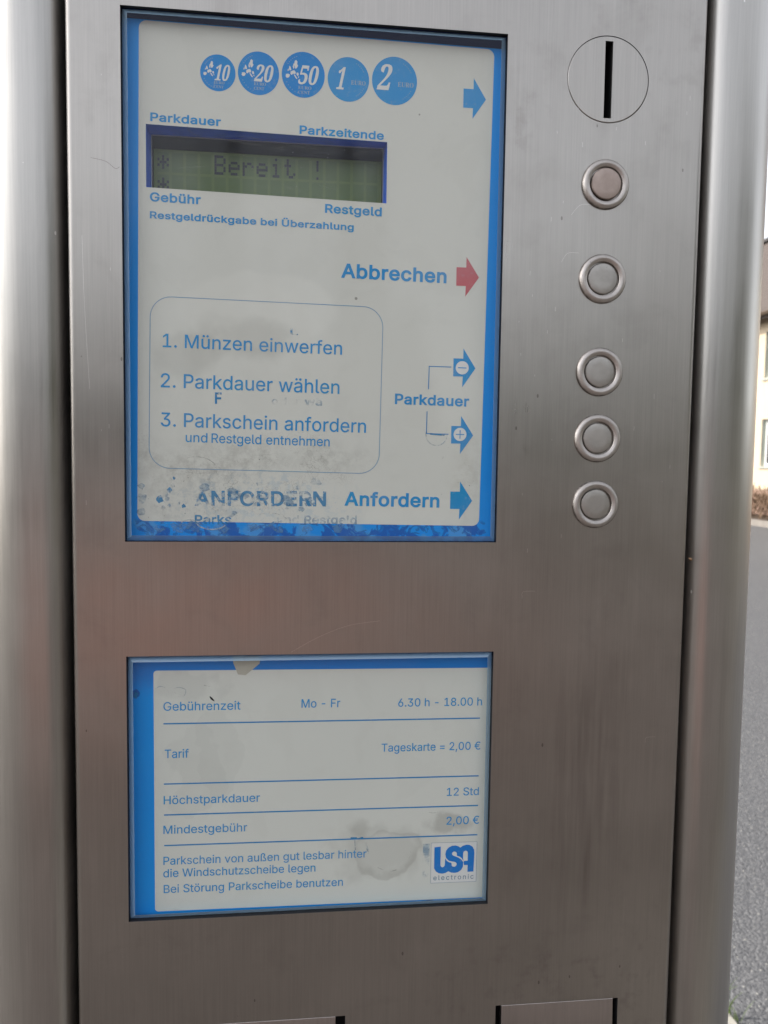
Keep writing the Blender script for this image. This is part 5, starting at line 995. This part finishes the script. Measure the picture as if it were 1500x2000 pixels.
# ---- push buttons
def button(z, lab, capm):
    m = MB(); o = (BTN_X, 0, z)
    ringprof = [[(11.0, 0.3), (11.0, -0.55), (10.85, -0.95), (10.5, -1.35), (10.0, -1.7)], [(10.0, -1.7), (9.6, -1.9), (9.2, -1.98), (8.8, -1.93), (8.5, -1.8)], [(8.5, -1.8), (8.1, -1.6), (7.75, -1.45), (7.55, -1.25), (7.5, -0.9), (7.5, 1.5)]]
    m.lathe(0, 0, ringprof, 0)
    ob = m.build('push_button', MT['ring'], mach, (0, 0, 0), lambda p_: Vector((p_[0] / 1000, p_[1] / 1000, p_[2] / 1000)))
    return ob
def cap_mesh(par, mat):
    m = MB()
    m.lathe(0, 0, [[(0.01, -1.15), (3.5, -1.15), (6.5, -1.12), (6.85, -1.0), (7.05, -0.7), (7.05, 1.5)]], 0)
    me_o = m.build('cap', mat, None, (0, 0, 0), lambda p_: Vector((p_[0] / 1000, p_[1] / 1000, p_[2] / 1000)))
    me_o.parent = par; me_o.location = (0, 0, 0); return me_o
m = MB(); m.lathe(0, 0, [[(7.6, 0.9), (6.9, 0.9)]], 0)
blabels = ('top push button with a pinkish raised cap under the coin slot', 'push button level with the red arrow', 'push button level with the minus arrow', 'push button level with the plus arrow', 'lowest push button level with Anfordern')
b0 = button(0, '', None); c0 = cap_mesh(b0, MT['cap'])
for k, z in enumerate(BTN_Z):
    if k == 0: bo, co = b0, c0
    else:
        bo = b0.copy(); COL.objects.link(bo); co = c0.copy(); COL.objects.link(co); co.parent = bo
    bo.location = W((BTN_X, 0, z)) - base; bo['label'] = blabels[k]
    if k == 0: pass
    else: pass
c0.data = c0.data.copy()
for ch in mach.children:
    if ch.name.startswith('push_button') and ch.get('label') == blabels[0]:
        cp = ch.children[0]; cp.data.materials[0] = MT['capred']; cp.location = (0, -0.0006, 0); cp['label'] = 'pinkish warm toned button cap'

# ---- return flaps
for (x0, x1, zt, zb), lab in zip(FLAPS, ('small steel return flap at the lower right', 'wide steel flap at the lower middle')):
    m = MB(); a, b_ = x0 + 2.9, x1 - 2.6
    if 'wide' in lab: b_ = x1 - 4.6
    ang = math.radians(5.5); dz = zt - zb
    def fp(x, t, off): return (x, 0.15 + off - t * math.sin(ang) * 1.0 * dz * 0.35, zt - 0.15 - t * math.cos(ang) * dz)
    rows = [[(a, 3.2, zt - .15), (b_, 3.2, zt - .15)]]
    for k in range(7):
        th = math.radians(90 * k / 6); rows.append([(a, 0.5 - math.sin(th) * .4, zt - .15 - .4 + math.cos(th) * .4), (b_, 0.5 - math.sin(th) * .4, zt - .15 - .4 + math.cos(th) * .4)])
    rows.append([(a, -2.2, zb + 1), (b_, -2.2, zb + 1)]); rows.append([(a, 2, zb + 1), (b_, 2, zb + 1)])
    m.grid(rows, 0, True)
    for xx in (a, b_): m.face([(xx, r[0][1], r[0][2]) for r in rows])
    m.build('return_flap', MT['flap'], mach, label=lab)
    m = MB(); m.face([(x0 - 2, 13, zb - 2), (x1 + 2, 13, zb - 2), (x1 + 2, 13, zt + 2), (x0 - 2, 13, zt + 2)]); m.build('flap_recess', MT['black'], mach)

# ---- two tiny insects
def bug(name, pts, radii, label, mat, legs):
    m = MB(); n = 10
    for i in range(len(pts) - 1):
        pass
    rows = []
    ax = (Vector(pts[-1]) - Vector(pts[0])).normalized(); up = Vector((0, -1, 0)); sd = ax.cross(up).normalized(); up = sd.cross(ax)
    for p_, r in zip(pts, radii):
        rows.append([tuple(Vector(p_) + (sd * math.cos(2 * math.pi * k / n) + up * math.sin(2 * math.pi * k / n)) * r) for k in range(n)])
    m.grid(rows, 0, True, True)
    for q0, q1 in legs:
        d_ = (Vector(q1) - Vector(q0)); s1 = Vector((d_.z, 0, -d_.x)).normalized() * 0.05; s2 = Vector((0, 0.05, 0))
        for s_ in (s1, s2): m.face([tuple(Vector(q0) - s_), tuple(Vector(q0) + s_), tuple(Vector(q1) + s_ * .5), tuple(Vector(q1) - s_ * .5)])
    o = m.build(name, mat, None); o['label'] = label; o['category'] = 'insect'; return o
bug('insect', [(36.0, 0.0, -293.2), (36.3, -0.05, -293.6), (36.9, -0.1, -294.3), (37.5, -0.05, -294.9), (38.2, 0.0, -295.6)], [0.02, 0.32, 0.45, 0.36, 0.03], 'tiny black slender insect on the tariff panel glass', simple('black_chitin', (0.008, 0.008, 0.008), 0.4), [((36.6, .1, -294), (37.5, .3, -293.6)), ((37, .1, -294.5), (36.2, .3, -295))])
bug('insect', [(257.6, -0.5, -231.2), (258.2, -0.7, -231.4), (258.9, -0.8, -231.8), (259.7, -0.6, -232.2)], [0.05, 0.5, 0.75, 0.05], 'tiny brown insect clinging in the dark gap by the right post', simple('brown_chitin', (0.22, 0.13, 0.07), 0.6), [((258.2, -.6, -231.4), (257.0, -.1, -230.3)), ((258.6, -.6, -231.5), (259.0, -.2, -229.9)), ((259, -.6, -232), (260.6, 0, -231.4)), ((258.6, -.6, -232), (257.6, -.1, -233.2)), ((259.2, -.6, -232.2), (260.1, 0, -233.4))])
